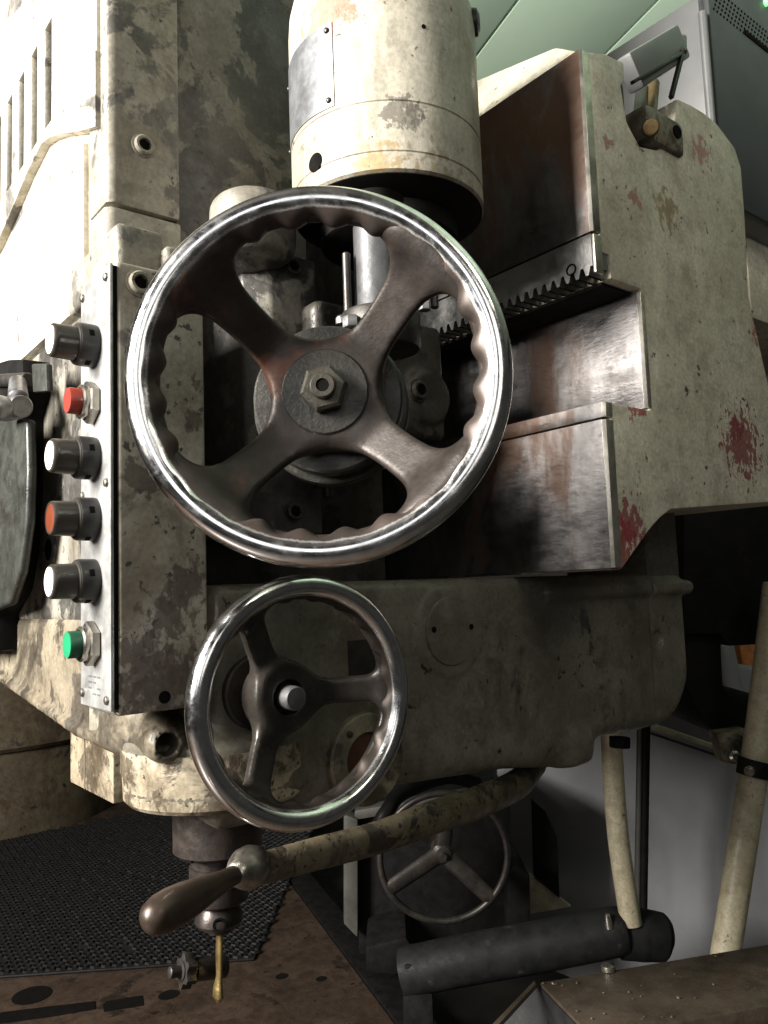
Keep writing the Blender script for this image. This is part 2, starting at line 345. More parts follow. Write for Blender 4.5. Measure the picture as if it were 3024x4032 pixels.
def sdf_mesh(f, lo, hi, h):
    lo, hi = np.array(lo, float), np.array(hi, float); n = np.ceil((hi-lo)/h).astype(int)+1
    g = np.stack(np.meshgrid(*[lo[i]+h*np.arange(n[i]) for i in range(3)], indexing='ij'), -1)
    D = f(g)
    ins = D < 0
    c = np.zeros(tuple(n-1), int)
    for dx in (0, 1):
        for dy in (0, 1):
            for dz in (0, 1): c += ins[dx:n[0]-1+dx, dy:n[1]-1+dy, dz:n[2]-1+dz]
    act = (c > 0) & (c < 8); idx = -np.ones(tuple(n-1), int); cells = np.argwhere(act); idx[act] = np.arange(len(cells))
    S = np.zeros((len(cells), 3)); W = np.zeros(len(cells))
    for ax in range(3):
        o1, o2 = [a for a in range(3) if a != ax]
        for u in (0, 1):
            for v in (0, 1):
                q = cells.copy(); q[:, o1] += u; q[:, o2] += v; r = q.copy(); r[:, ax] += 1
                da = D[tuple(q.T)]; db = D[tuple(r.T)]; cr = (da < 0) != (db < 0)
                t = np.where(cr, da/np.where(cr, da-db, 1), 0)
                pt = q.astype(float); pt[:, ax] += t
                S[cr] += pt[cr]; W += cr
    V = lo + h*S/W[:, None]
    Fc = []
    for ax in range(3):
        o1, o2 = (ax+1) % 3, (ax+2) % 3
        sl0 = [slice(None)]*3; sl1 = [slice(None)]*3; sl0[ax] = slice(0, n[ax]-1); sl1[ax] = slice(1, n[ax])
        a = ins[tuple(sl0)]; b = ins[tuple(sl1)]
        e = np.argwhere(a != b); sgn = a[tuple(e.T)]
        ok = (e[:, o1] > 0) & (e[:, o2] > 0) & (e[:, o1] < n[o1]-1) & (e[:, o2] < n[o2]-1); e = e[ok]; sgn = sgn[ok]
        q = []
        for u, v in ((-1, -1), (0, -1), (0, 0), (-1, 0)):
            k = e.copy(); k[:, o1] += u; k[:, o2] += v; q.append(idx[tuple(k.T)])
        q = np.stack(q, 1); q[~sgn] = q[~sgn][:, ::-1]; Fc.append(q)
    return V, np.concatenate(Fc)
def casting(name, f, lo, hi, h, mat, parent=None, mw=None):
    V, Fc = sdf_mesh(f, lo, hi, h); me = bpy.data.meshes.new('m')
    me.vertices.add(len(V)); me.vertices.foreach_set('co', V.ravel())
    me.loops.add(Fc.size); me.loops.foreach_set('vertex_index', Fc.ravel())
    me.polygons.add(len(Fc)); me.polygons.foreach_set('loop_start', np.arange(0, Fc.size, 4)); me.polygons.foreach_set('loop_total', np.full(len(Fc), 4))
    me.update(calc_edges=True); me.validate()
    return finish(name, me, mat, parent, mw, 179)

# ------------------------------------------------------------------ setting
fl = box('floor', -9, 3, -4, 7, -.1, 0, 'floor', bev=0); fl['kind'] = 'structure'
bw = box('back_wall', -7.1, -7, -4, 9, .0, 3.8, 'wall', bev=0); bw['kind'] = 'structure'
rw = box('side_wall', -7, 3, 6.0, 6.1, 0, 3.8, 'wall', bev=0); rw['kind'] = 'structure'
# ceiling panels run along the heading of the joints
cz = 3.6
c1, c2 = PZ(1903, 184, cz), PZ(2390, 207, cz)
hd = math.radians(163.0); dv = np.array([math.cos(hd), math.sin(hd), 0]); nv = np.array([dv[1], -dv[0], 0])
wd = abs((c2-c1)@nv)
ce = solid('ceiling', [c1+dv*6-nv*3+ZU*.12, c1-dv*6-nv*3+ZU*.12, c1-dv*6+nv*8+ZU*.12, c1+dv*6+nv*8+ZU*.12]+[c1+dv*6-nv*3+ZU*.2, c1-dv*6-nv*3+ZU*.2, c1-dv*6+nv*8+ZU*.2, c1+dv*6+nv*8+ZU*.2],
           [(0, 1, 2, 3), (4, 5, 6, 7), (0, 1, 5, 4), (1, 2, 6, 5), (2, 3, 7, 6), (3, 0, 4, 7)], 'wall', bev=0)
ce['kind'] = 'structure'
for k in range(-2, 7):
    o = c1+nv*(k*wd); g = .006
    q = [o+nv*g+dv*6, o+nv*g-dv*6, o+nv*(wd-g)-dv*6, o+nv*(wd-g)+dv*6]
    solid('ceiling_panel', q+[p+ZU*.09 for p in q], [(0, 1, 2, 3), (4, 5, 6, 7), (0, 1, 5, 4), (1, 2, 6, 5), (2, 3, 7, 6), (3, 0, 4, 7)], 'ceiling', ce, bev=.004)

# ------------------------------------------------------------------ radial arm
XE, YA = -.553, .787
arm = thing('radial_arm', 'cream painted radial arm with bare steel slideways and toothed rack, right of the large handwheel', 'machine arm', (-1.2, .95, 1.36))
def yz(px, py, X=XE): p = PX(px, py, X); return (p[1], p[2])
ze = dict(top=2.0, rack=1.718, rec=1.561, bot=1.365)
prof = [(YA, 2.0), yz(2384, 209), yz(2419, 228), yz(2458, 246), yz(2462, 313), yz(2447, 335), yz(2470, 480), yz(2520, 575), yz(2590, 590), yz(2650, 540), yz(2667, 387), yz(2722, 412), yz(2771, 442), yz(2821, 482), yz(2895, 581), yz(2920, 660), yz(2935, 860), yz(2950, 1170),
        (1.20, 1.60), (1.20, 1.455), yz(3024, 1978), yz(2643, 2005), yz(2600, 2040), yz(2560, 2085), (YA+.004, 1.363), (YA+.004, 1.561), (.872, 1.561), (.872, 1.716), (YA+.022, 1.716), (YA+.022, 1.745), (YA+.004, 1.745)]
prism('arm_casting', prof, 'x', -2.6, XE, 'arm', arm, .004)
XB = -2.6
# bare slideways, each a plate let into the casting with a rubbed bright end edge
def way(name, y, z0, z1, mat='way', th=.012, bev=.0035):
    o = box(name, XB, XE-.004, y-th, y+.003, z0, z1, mat, arm, .0006)
    prism('worn_edge', [(XE-.0042, y-th+.0002), (XE-.0005, y-th+.003), (XE+.0008, y+.003), (XE-.0042, y+.003)], 'z', z0+.0005, z1-.0005, 'wayedge', o, .0004)
    return o
way('upper_slideway', YA+.002, 1.768, 2.0)
way('recess_slideway', .872, 1.563, 1.712, th=.006)
way('lower_slideway', YA+.002, 1.366, 1.540)
way('guide_strip', YA+.002, 1.5425, 1.561, th=.0105)
# rack with teeth
pit = .0147; zt0, zt1 = 1.7655, 1.716
poly = [(XE-.003, zt0), (XE-.003, zt1+.0095)]
x = XE-.006
while x > -1.35:
    poly += [(x, zt1+.0105), (x-pit*.22, zt1), (x-pit*.5, zt1), (x-pit*.72, zt1+.0105)]; x -= pit
poly += [(x, zt0)]
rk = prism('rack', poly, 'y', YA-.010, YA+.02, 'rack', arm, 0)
rk.data.materials.append(M['under'])       # black colour stands in for shade between and under the teeth
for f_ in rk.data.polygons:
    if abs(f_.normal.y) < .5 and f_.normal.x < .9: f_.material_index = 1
box('worn_edge', XE-.0028, XE+.0010, YA-.0095, YA+.006, zt1+.001, zt0-.001, 'wayedge', arm, .0012)
box('recess_shade', XB, XE-.014, YA+.021, .871, 1.7120, 1.7150, 'under', arm, 0)  # black sheet put in for the shade under the overhang
for px, py in ((2250, 1063),):
    q = PY(px, py, YA-.010)
    lathe('rack_screw', [(.0075, -.002), (.0075, .0012), (.0055, .0012), (.0055, -.004)], 'hole', arm, frame(q, (0, -1, 0)), 24)
# sloping top of the casting seen over the slideway
a_ = PY(1700, 619, YA); a_ = np.array([a_[0], YA, 2.001]); b_ = np.array([XE-.004, YA, 2.001]); d_ = PX(2190, 185, -.64); c_ = PY(1870, 190, .93); c_ = c_ + np.array([-.25, .0, .0])
e1, e2 = np.array([a_[0]-.2, 1.05, 2.001]), np.array([XE-.01, .84, 2.001])
solid('arm_crown', [a_, b_, d_, c_, e1, e2], [(0, 1, 2, 3), (0, 1, 5, 4), (1, 2, 5), (2, 3, 4, 5), (0, 3, 4)], 'arm', arm, .004)
# grease nipple assembly in the notch
lub = box('lubricator_block', -.585, -.545, *sorted((yz(2530, 500)[0], yz(2672, 500)[0])), yz(2600, 585)[1], yz(2600, 455)[1], 'skirt', arm, .010)
lathe('port', [(.009, 0), (.009, .002)], 'hole', lub, frame(PX(2664, 520, -.5445), (1, 0, 0)), 20)
cyl('brass_fitting', PX(2545, 530, -.575), PX(2565, 500, -.536), .012, .010, 'dirtybrass', lub)
cyl('oil_pipe', PX(2560, 480, -.57), PX(2575, 330, -.60), .008, .008, 'dirtybrass', lub)
cyl('oil_pipe', PX(2520, 470, -.58), PX(2530, 360, -.61), .010, .010, 'darksteel', lub)
h0, h1 = PX(2475, 300, -.56), PX(2690, 170, -.53)
box('back_lug', -.64, -.59, yz(2470, 400)[0], yz(2560, 400)[0], 1.955, 2.03, 'darksteel', arm, .006)
def slab(name, p, q, half, dep, mat, parent, bev=.003):
    p, q = np.array(p), np.array(q); t = (q-p)/np.linalg.norm(q-p); u = np.cross([1., 0, 0], t); u /= np.linalg.norm(u); x = np.array([dep, 0, 0])
    pts = [p-u*half, q-u*half, q+u*half, p+u*half]
    return solid(name, [v-x for v in pts]+[v+x for v in pts], [(0, 1, 2, 3), (4, 5, 6, 7), (0, 1, 5, 4), (1, 2, 6, 5), (2, 3, 7, 6), (3, 0, 4, 7)], mat, parent, bev)
lid = slab('lid', PX(2478, 292, -.57), PX(2668, 175, -.57), .024, .012, 'cablight', arm, .005)
cyl('lid_hinge', PX(2690, 150, -.585), PX(2690, 205, -.555), .005, .005, 'darksteel', lid, 12)
slab('link', PX(2688, 205, -.556), PX(2642, 385, -.556), .003, .003, 'darksteel', arm, .001)
slab('lid_shadow', PX(2490, 325, -.555), PX(2680, 212, -.555), .0025, .003, 'darksteel', arm, .001)  # dark bar drawn as the shadow along the lid

# ------------------------------------------------------------------ drill head
head = thing('drill_carriage', 'worn cream drill head with motor, push buttons and two chrome-rimmed handwheels', 'drill head', (-.9, .5, 1.1))
YS = .302
YK = .262
XP = -.85
# upper body: pilaster, side wall and body behind the motor
_l, _r = PX(425, 400, XP)[1], PX(705, 400, XP)[1]
zj = PX(560, 832, XP)[2]
prism('pilaster', [(XP-.005, YS), (XP, YS+.007), (XP, _r), (XP-.06, _r), (XP-.06, YS)], 'z', zj+.0015, 2.75, 'head', head, .004)
prism('pilaster', [(XP-.008, YS-.001), (XP-.002, YS+.007), (XP-.002, _r+.002), (XP-.06, _r+.002), (XP-.06, YS-.001)], 'z', 1.20, zj-.0015, 'head', head, .004)
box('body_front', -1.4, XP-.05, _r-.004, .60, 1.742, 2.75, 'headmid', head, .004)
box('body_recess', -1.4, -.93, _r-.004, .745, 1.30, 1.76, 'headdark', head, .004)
def socket_bolt(q, ax, r, parent, mat='headdark', name='socket_bolt'):
    o = lathe(name, [(r*1.25, -.002), (r*1.22, .0008), (r*1.02, .001), (r, .0045), (r*.88, .0058), (r*.64, .0058), (r*.62, .0015)], mat, parent, frame(q, ax), 28)
    lathe('hex_socket', [(r*.62, .0008), (r*.62, .0024)], 'hole', o, frame(q, ax), n=6)
    return o
socket_bolt(PX(565, 575, XP+.0005), (1, 0, 0), .0115, head, 'head')
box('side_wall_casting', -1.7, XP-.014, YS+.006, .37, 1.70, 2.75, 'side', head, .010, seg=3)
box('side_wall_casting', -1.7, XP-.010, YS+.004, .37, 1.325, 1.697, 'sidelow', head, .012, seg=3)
# ribbed seam and the louvred hood
hb = [PY(388, 515, YS), PY(330, 522, YS), PY(260, 530, YS), PY(215, 545, YS), PY(180, 570, YS), PY(120, 690, YS), PY(60, 835, YS), PY(0, 970, YS)]
Yh = YS-.006
slots = []
zt, zb = PY(185, 95, Yh)[2], PY(185, 490, Yh)[2]
xs = [PY(185, 300, Yh)[0], PY(130, 350, Yh)[0]]; stp = (xs[1]-xs[0])
xh = XP-.020
poly = [(p[0], p[2]) for p in hb]; poly[0] = (xh, poly[0][1]); poly.append((-1.65, poly[-1][1]-.02))
zlow = zb-.004
pts, fs = [], []
for x_, z_ in poly:
    for y_ in (Yh, YS+.010): pts += [(x_, y_, z_), (x_, y_, max(zlow, z_+.012))]
n_ = len(poly)
for i in range(n_-1):
    a = 4*i; b = a+4
    fs += [(a, b, b+1, a+1), (a+2, a+3, b+3, b+2), (a, a+2, b+2, b), (a+1, b+1, b+3, a+3)]
fs += [(0, 1, 3, 2), (4*n_-4, 4*n_-2, 4*n_-1, 4*n_-3)]
hood = solid('louvred_hood', pts, fs, 'side', head, 0)
box('hood_rail', -1.65, xh, Yh+.0005, YS+.010, zt, 2.75, 'side', hood, .003)
nb = 9
for k in range(nb+1):
    xr = xh if k == 0 else xs[0]+stp*(k-1)+stp*.22
    xl = xs[0]+stp*k-stp*.22
    box('louvre_bar', xl, xr, Yh+.001, YS+.008, zlow-.002, zt+.002, 'side', hood, .003)
box('slot_shade', -1.65, xh-.002, YS+.0045, YS+.0058, zlow+.001, zt, 'guard', hood, 0)  # dark plate standing in for the shade inside the louvre slots
box('vent_hole', PY(235, 20, Yh)[0], PY(278, 20, Yh)[0], Yh-.0015, Yh+.002, zt+.02, PY(255, 45, Yh)[2]+.2, 'hole', hood, .001)
# lower side cover with raised border
lc = [PY(330, 560, YS), PY(300, 548, YS), PY(255, 560, YS), PY(215, 600, YS), PY(0, 1010, YS)]
prism('side_cover', [(p[0], p[2]) for p in lc]+[(-1.6, lc[-1][2]), (-1.6, 1.70), (PY(330, 900, YS)[0], 1.70)], 'y', YS-.001, YS+.010, 'side', head, .004)
hq = PY(205, 2165, YS+.004)
lathe('side_hole', [(.021, -.004), (.021, .003), (.016, .0045), (.014, .0045), (.013, .003)], 'sidelow', head, frame(hq, (0, -1, 0)), 32)
lathe('side_hole_bore', [(.0135, 0), (.0135, .0052)], 'hole', head, frame(hq, (0, -1, 0)), 32)

# lumps above the control box
box('clamp_lug', -.86, -.712, .262, .31, 1.655, 1.705, 'head', head, .007, seg=3)
box('clamp_lug', -.86, -.70, .305, .345, 1.640, 1.688, 'head', head, .006, seg=3)
box('box_gap_filler', -.86, -.755, .292, .33, 1.27, 1.64, 'headdark', head, .003)  # added block covering the gap left between control box and pilaster

# control box
XBX = -.68
yb0 = .2495
cbox = box('control_box', -.758, XBX, yb0, .334, 1.252, 1.652, 'box', head, .005, seg=3)
plate = box('button_plate', -.757, XBX+.0006, yb0-.0060, yb0-.0028, 1.257, 1.648, 'plate', cbox, .0012)
box('gasket', -.756, XBX-.0004, yb0-.0030, yb0+.001, 1.2585, 1.6465, 'hole', cbox, 0)
yb = yb0-.0060
def pan(px, py): return PY(px, py, yb)
def screw(q, ax, r, parent, mat='nickel'):
    o = lathe('screw', [(r, -.002), (r, .0006), (r*.8, .0022), (r*.35, .003)], mat, parent, frame(q, ax), 18); return o
for z in (1.637, 1.266, 1.452): screw((-.6875, yb, z), (0, -1, 0), .0042, cbox)
for z in (1.637, 1.268, 1.4475): screw((-.750, yb, z), (0, -1, 0), .0042, cbox)
socket_bolt(PX(549, 1116, XBX+.0006), (1, 0, 0), .0105, cbox, 'box')
lathe('screw_hole', [(.0055, 0), (.0055, .0008)], 'hole', cbox, frame(PX(648, 2745, XBX), (1, 0, 0)), 20)
for k in range(4):   # worn engraved lines at the foot of the plate
    for j in range(3):
        if (k+j) % 4 != 3: box('engraved_line', -.735+j*.011, -.727+j*.011, yb-.0003, yb+.0002, 1.283-k*.005, 1.2845-k*.005, 'nameplate', plate, 0)
zs = [1.582, 1.529, 1.478, 1.423, 1.368, 1.313]
xb = -.7195
kinds = ['knob', 'red', 'knob', 'lamp', 'knob', 'green']
lab = {'knob': 'dark push button with pale cap', 'red': 'red push button in a nickel hex nut', 'lamp': 'dark button with an orange lens', 'green': 'green push button in a nickel hex nut'}
for z, k in zip(zs, kinds):
    fr = frame((xb, yb, z), (0, -1, 0))
    if k in ('knob', 'lamp'):
        o = lathe('push_button', [(.0185, 0), (.0185, .016), (.0178, .0175), (.0160, .018), (.0156, .018), (.0152, .034), (.0150, .0372), (.0140, .0385), (.0128, .0385), (.0126, .037)], 'knob', head, fr, 40)
        lathe('collar', [(.0192, .0002), (.0194, .0015), (.0194, .0145), (.0188, .0165), (.0160, .0168)], 'ring', o, fr, 40)
        lathe('lens' if k == 'lamp' else 'cap', [(.0128, .0365), (.0126, .0382 if k == 'lamp' else .0392), (.011, .0385 if k == 'lamp' else .0398), (.002, .039 if k == 'lamp' else .0402)], 'orange' if k == 'lamp' else 'white', o, fr, 36)
        for t in (20, 110, 200, 290):
            a = math.radians(t); p = Vector((xb, yb-.008, z)) + Vector((math.cos(a)*.0192, 0, math.sin(a)*.0192))
            box('collar_notch', -.0022, .0022, -.003, .003, -.0006, .0006, 'hole', o, 0, frame(p, (math.cos(a), 0, math.sin(a)), (0, 1, 0)))
    else:
        o = lathe('push_button', [(.0118, 0), (.0118, .0225), (.0112, .0235)], 'red' if k == 'red' else 'greenside', head, fr, 36)
        lathe('cap_face', [(.0114, .0228), (.0112, .0240), (.003, .0243)], 'red' if k == 'red' else 'green', o, fr, 36)
        lathe('hex_nut', [(.0188, .0002), (.0196, .0012), (.0196, .0072), (.0182, .0086), (.0150, .0088)], 'nickel', o, fr, n=6, ang=30)
        lathe('bezel', [(.0152, .008), (.0156, .0088), (.0156, .0125), (.0146, .0138), (.0128, .0138), (.0126, .012)], 'nickel', o, fr, 36)
    o['label'] = lab[k]

# guard plate and knob on the far left of the side wall
Yg = YS-.030
def gp(px, py, y=None): p = PY(px, py, y or YS); return (p[0], p[2])
band = [gp(182, 1426), gp(188, 1550), gp(160, 1644), gp(157, 1937), gp(142, 2173), gp(117, 2319), gp(60, 2425), gp(59, 2560), gp(-70, 2560), gp(-70, 1480), gp(121, 1428)]
guard = prism('guard_plate', band, 'y', Yg, YS+.008, 'blackpaint', head, .004)
inn = [gp(*q, Yg-.008) for q in ((104, 1650), (108, 1850), (102, 2060), (74, 2260), (33, 2380), (-60, 2420), (-60, 1640))]
prism('guard_panel', inn, 'y', Yg-.008, Yg+.004, 'guard', guard, .006, seg=3)
prism('guard_lug', [gp(*q, Yg-.006) for q in ((122, 1432), (180, 1430), (184, 1540), (128, 1545))], 'y', Yg-.006, Yg+.002, 'guard', guard, .003)
kn = PY(45, 1612, Yg-.03)
lathe('latch_knob', [(.001, -.002), (.008, -.001), (.0125, .003), (.015, .009), (.0155, .015), (.0135, .022), (.009, .026), (.003, .0275)], 'steel', guard, frame(kn, (0, -1, 0)), 36, 179)
cyl('latch_pin', PY(85, 1600, Yg-.018), PY(20, 1612, Yg-.022), .014, .0155, 'steel', guard)
cyl('latch_arm', PY(70, 1500, Yg-.014), PY(72, 1570, Yg-.02), .010, .012, 'steel', guard)
cyl('latch_bar', PY(110, 1495, Yg-.004), PY(-60, 1500, Yg-.004), .009, .009, 'darksteel', guard)

# motor
mc = PD(1530, 868, .94); MX, MY = mc[0], mc[1]; mzb = float(mc[2]); MR = .1115
mzt = mot_z = PD(1140, 150, .94)[2]
prof_ = [(MR-.004, mzb), (MR, mzb+.003)]
for hh in (.020, .0755): prof_ += [(MR, mzb+hh), (MR-.0012, mzb+hh+.001), (MR-.0012, mzb+hh+.0022), (MR, mzb+hh+.0032)]
prof_ += [(MR, mzt), (MR*.985, mzt+.022), (MR*.94, mzt+.042), (MR*.85, mzt+.060), (MR*.6, mzt+.078), (.02, mzt+.085)]
mo = lathe('motor', prof_, 'motor', head, Matrix.Translation((MX, MY, 0)), 96, 28)
lathe('motor_underside', [(.080, mzb-.012), (MR-.002, mzb-.001), (MR-.005, mzb+.0035)], 'under', mo, Matrix.Translation((MX, MY, 0)), 72)
lathe('motor_flange', [(.076, mzb-.034), (.080, mzb-.032), (.080, mzb-.0115)], 'under', mo, Matrix.Translation((MX, MY, 0)), 48)
def curved_plate(name, a0, a1, z0, z1, r, th, mat, parent, n=24):
    V, Fc = [], []
    for i in range(n+1):
        t = a0+(a1-a0)*i/n
        for rr in (r-.001, r+th):
            for z in (z0, z1): V.append((MX+rr*math.cos(t), MY+rr*math.sin(t), z))
    for i in range(n):
        a = 4*i
        Fc += [(a+2, a+6, a+7, a+3), (a, a+1, a+5, a+4), (a, a+4, a+6, a+2), (a+1, a+3, a+7, a+5)]
    Fc += [(0, 2, 3, 1), (4*n, 4*n+1, 4*n+3, 4*n+2)]
    bm = bmesh.new(); me = mesh_from(V, Fc); bm.from_mesh(me)
    return finish(name, bm_mesh(bm), mat, parent, None, 30)
def mot_hit(px, py):
    d = ray(px, py); ox, oy = -MX, -MY; a = d[0]**2+d[1]**2; b = 2*(ox*d[0]+oy*d[1]); c = ox*ox+oy*oy-MR*MR
    disc = max(b*b-4*a*c, 0); t = (-b-math.sqrt(disc))/(2*a); p = CAM+d*t
    return p, math.atan2(p[1]-MY, p[0]-MX)
p1, ang1 = mot_hit(1308, 100); p2, ang2 = mot_hit(1308, 428); p3, ang3 = mot_hit(1142, 300)
npl = curved_plate('nameplate', ang1, ang1-1.15, p2[2]+.002, p1[2]+.004, MR, .0011, 'nameplate', mo)
for aa, zz in ((ang1-.06, p2[2]+.010), (ang1-.06, p1[2]-.004), (ang1-1.09, p2[2]+.010), (ang1-1.09, p1[2]-.004)):
    dv_ = (math.cos(aa), math.sin(aa), 0)
    screw((MX+dv_[0]*(MR+.001), MY+dv_[1]*(MR+.001), zz), dv_, .0032, mo, 'darksteel')
pp, aa = mot_hit(1242, 640)
lathe('drain_plug', [(.0105, -.004), (.0105, .0006), (.009, .0012), (.004, .0012)], 'hole', mo, frame(pp, (math.cos(aa), math.sin(aa), 0)), 20)
pp, aa = mot_hit(1668, 105)
lathe('pin_hole', [(.0026, -.001), (.0026, .0006)], 'hole', mo, frame(pp, (math.cos(aa), math.sin(aa), 0)), 14)
lathe('side_grommet', [(.014, -.01), (.016, .0), (.015, .006), (.008, .009)], 'ring', mo, frame((MX+MR*.72, MY+MR*.66, PD(1885, 145, .97)[2]), (.75, .66, 0)), 24)
# red primer patch on the motor shoulder: a flake of exposed undercoat
# round housing behind the wheel's top
hc = PX(1030, 800, -.74)
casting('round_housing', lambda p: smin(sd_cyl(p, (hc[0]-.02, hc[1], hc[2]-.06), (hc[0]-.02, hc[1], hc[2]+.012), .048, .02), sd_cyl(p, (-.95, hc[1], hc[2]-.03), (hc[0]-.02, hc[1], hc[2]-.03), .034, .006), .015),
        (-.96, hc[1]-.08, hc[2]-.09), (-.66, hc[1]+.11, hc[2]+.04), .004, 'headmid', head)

# saddle pads and gear case behind the large wheel
wq = PD(1252, 1472, .62); yaw = math.radians(-40); wn = np.array([math.cos(yaw), math.sin(yaw), 0])
WF = frame(wq, wn, (-math.sin(yaw), math.cos(yaw), 0))       # local x to the right of the wheel, y up
def wl(x, y, z): return WF @ Vector((x, y, z))
if (WF.to_3x3() @ Vector((0, 1, 0))).z < 0: WF = WF @ Matrix.Rotation(math.pi, 4, 'Z')
padm = 'headdark'
p0, p1 = PX(1062, 1000, -.765), PX(1240, 1000, -.765)
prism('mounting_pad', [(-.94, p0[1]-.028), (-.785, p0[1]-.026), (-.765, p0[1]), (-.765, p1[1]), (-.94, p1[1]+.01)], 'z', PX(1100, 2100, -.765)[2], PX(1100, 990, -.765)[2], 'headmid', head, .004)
for px, py in ((1149, 1052), (1156, 2014)): socket_bolt(PX(px, py, -.7645), (1, 0, 0), .0098, head)
gcx = PX(1745, 1500, -.74)
def gear_case(p):
    hub = np.array(wl(0, 0, -.10)); back = np.array(wl(0, 0, -.26))
    d = sd_cyl(p, hub, back, .072, .006)
    d = smin(d, sd_box(p, (-.94, .50, 1.535), (-.735, gcx[1], 1.688), .012), .02)
    d = smin(d, sd_cyl(p, (-.80, gcx[1]-.035, 1.59), (-.725, gcx[1]-.035, 1.59), .034, .006), .012)
    return d
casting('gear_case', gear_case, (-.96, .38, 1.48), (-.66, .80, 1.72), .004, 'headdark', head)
socket_bolt(PX(1649, 1537, -.722), (1, 0, 0), .0115, head)
fd = WF
lathe('hub_flange', [(.064, -.105), (.0655, -.104), (.0655, -.081), (.0635, -.079), (.050, -.079), (.030, -.078)], 'hub', head, fd, 72)
lathe('hub_flange', [(.070, -.135), (.071, -.133), (.071, -.112), (.069, -.110)], 'hub', head, fd, 72)
cyl('lock_pin', PX(1292, 1900, -.75), PX(1294, 1960, -.75), .007, .006, 'darksteel', head, 16)
slab('lock_bar', PX(1240, 1912, -.752), PX(1340, 1902, -.752), .004, .006, 'darksteel', head, .001)
# feed cylinder between motor and gear case
fc = PD(1490, 1100, .84)
zc0, zc1 = PD(1490, 1240, .84)[2], PD(1490, 890, .84)[2]
lathe('feed_cylinder', [(.0245, zc0-.01), (.025, zc0), (.025, zc1), (.023, zc1+.002)], 'feedsteel', head, Matrix.Translation((fc[0], fc[1], 0)), 56)
lathe('feed_neck', [(.024, zc1-.001), (.024, zc1+.02), (.030, max(zc1+.03, mzb-.03))], 'under', head, Matrix.Translation((fc[0], fc[1], 0)), 40)
lathe('cylinder_base', [(.040, zc0-.040), (.042, zc0-.036), (.042, zc0-.006), (.040, zc0-.002), (.026, zc0-.001)], 'darksteel', head, Matrix.Translation((fc[0], fc[1], 0)), 48)
for px, z0, z1, dz in ((1371, 1238, 985, .825), (1712, 1215, 1120, .86)):
    a, b = PD(px, z0, dz), PD(px, z1, dz)
    cyl('tie_rod', (a[0], a[1], a[2]), (a[0], a[1], b[2]), .0044, .0044, 'darksteel', head, 16)
q = PD(1385, 1290, .80)
lathe('hex_nut', [(.0085, 0), (.009, .001), (.009, .010), (.0078, .0115)], 'steel', head, Matrix.Translation((q[0], q[1], q[2])), n=6)
q = PD(1345, 1262, .82)
lathe('cap_screw', [(.006, 0), (.0062, .006), (.0045, .0085)], 'steel', head, Matrix.Translation((q[0], q[1], q[2]-.004)), 20)
q = PD(1672, 1222, .83)
lathe('hex_nut', [(.0065, 0), (.007, .001), (.007, .008), (.006, .009)], 'steel', head, Matrix.Translation((q[0], q[1], q[2])), n=6)

# ---- handwheels
def wheel_rim(name, R, a, b, N, amp, mat, parent, fr, seg=384, ps=40, kr=.85, kz=.35):
    Rc = R-a; V, Fc = [], []
    for i in range(seg):
        t = 2*math.pi*i/seg
        wv = math.cos(N*t)
        for k in range(ps):
            ph = 2*math.pi*k/ps
            cr, cz_ = math.cos(ph), math.sin(ph)
            inner = max(0., -cr*kr-cz_*kz); inner = min(1, inner*1.2)**1.3
            rr = Rc + a*math.copysign(abs(cr)**.9, cr) + amp*wv*inner - a*.38*inner
            zz = b*math.copysign(abs(cz_)**.92, cz_)-b*.15*inner
            V.append((rr*math.cos(t), rr*math.sin(t), zz))
    for i in range(seg):
        for k in range(ps):
            a0, a1 = i*ps+k, i*ps+(k+1) % ps; b0, b1 = ((i+1) % seg)*ps+k, ((i+1) % seg)*ps+(k+1) % ps
            Fc.append((a0, b0, b1, a1))
    return finish(name, mesh_from(V, Fc), mat, parent, fr, 179)
RB = .1505
big = wheel_rim('handwheel', RB, .0114, .0128, 24, .0030, rim_mat('big_rim_polish', RB-.0114, .0114, .0128, -.05, .07), head, WF)
big['label'] = 'large handwheel with four brown cast spokes'
def spider_big(p):
    z = p[..., 2]; r = np.hypot(p[..., 0], p[..., 1])
    d = sd_cyl(p, (0, 0, -.083), (0, 0, -.060), .046, .006)
    ring = np.hypot(r-.133, z+.004)-.0085
    sp = np.full(r.shape, 9.)
    for k in range(4):
        t = math.radians(47+90*k); c, s = math.cos(t), math.sin(t)
        u = p[..., 0]*c+p[..., 1]*s; v = -p[..., 0]*s+p[..., 1]*c
        zc = -.070 + .062*np.clip((u-.038)/.092, 0, 1)**1.25
        wdt = .0172+.0065*np.clip(np.abs(u-.080)/.045, 0, 1.2)**2
        q = np.stack([np.abs(u-.080)-.056, np.abs(v)-wdt+.004, np.abs(z-zc)-.0065+.004], -1)
        sp = np.minimum(sp, np.linalg.norm(np.maximum(q, 0), axis=-1)+np.minimum(q.max(-1), 0)-.004)
    return smin(smin(d, sp, .022), ring, .034)
casting('spokes', spider_big, (-.15, -.15, -.10), (.15, .15, .02), .0028, 'wheelcast', big, WF)
lathe('hub_washer', [(.036, -.066), (.0370, -.064), (.0370, -.0555), (.0355, -.054), (.026, -.0535)], 'hub', big, WF, 64)
lathe('hub_nut', [(.0180, -.0535), (.0202, -.052), (.0202, -.0425), (.0175, -.0405), (.012, -.0403)], 'nut', big, WF @ Matrix.Rotation(math.radians(12), 4, 'Z'), n=6, ang=25)
st_ = lathe('stud', [(.0105, -.042), (.0105, -.0335), (.0095, -.0325), (.0055, -.0325), (.0045, -.038)], 'nut', big, WF, 36)
lathe('centre_hole', [(.0048, -.0345), (.0048, -.0335)], 'hole', big, WF, 20)

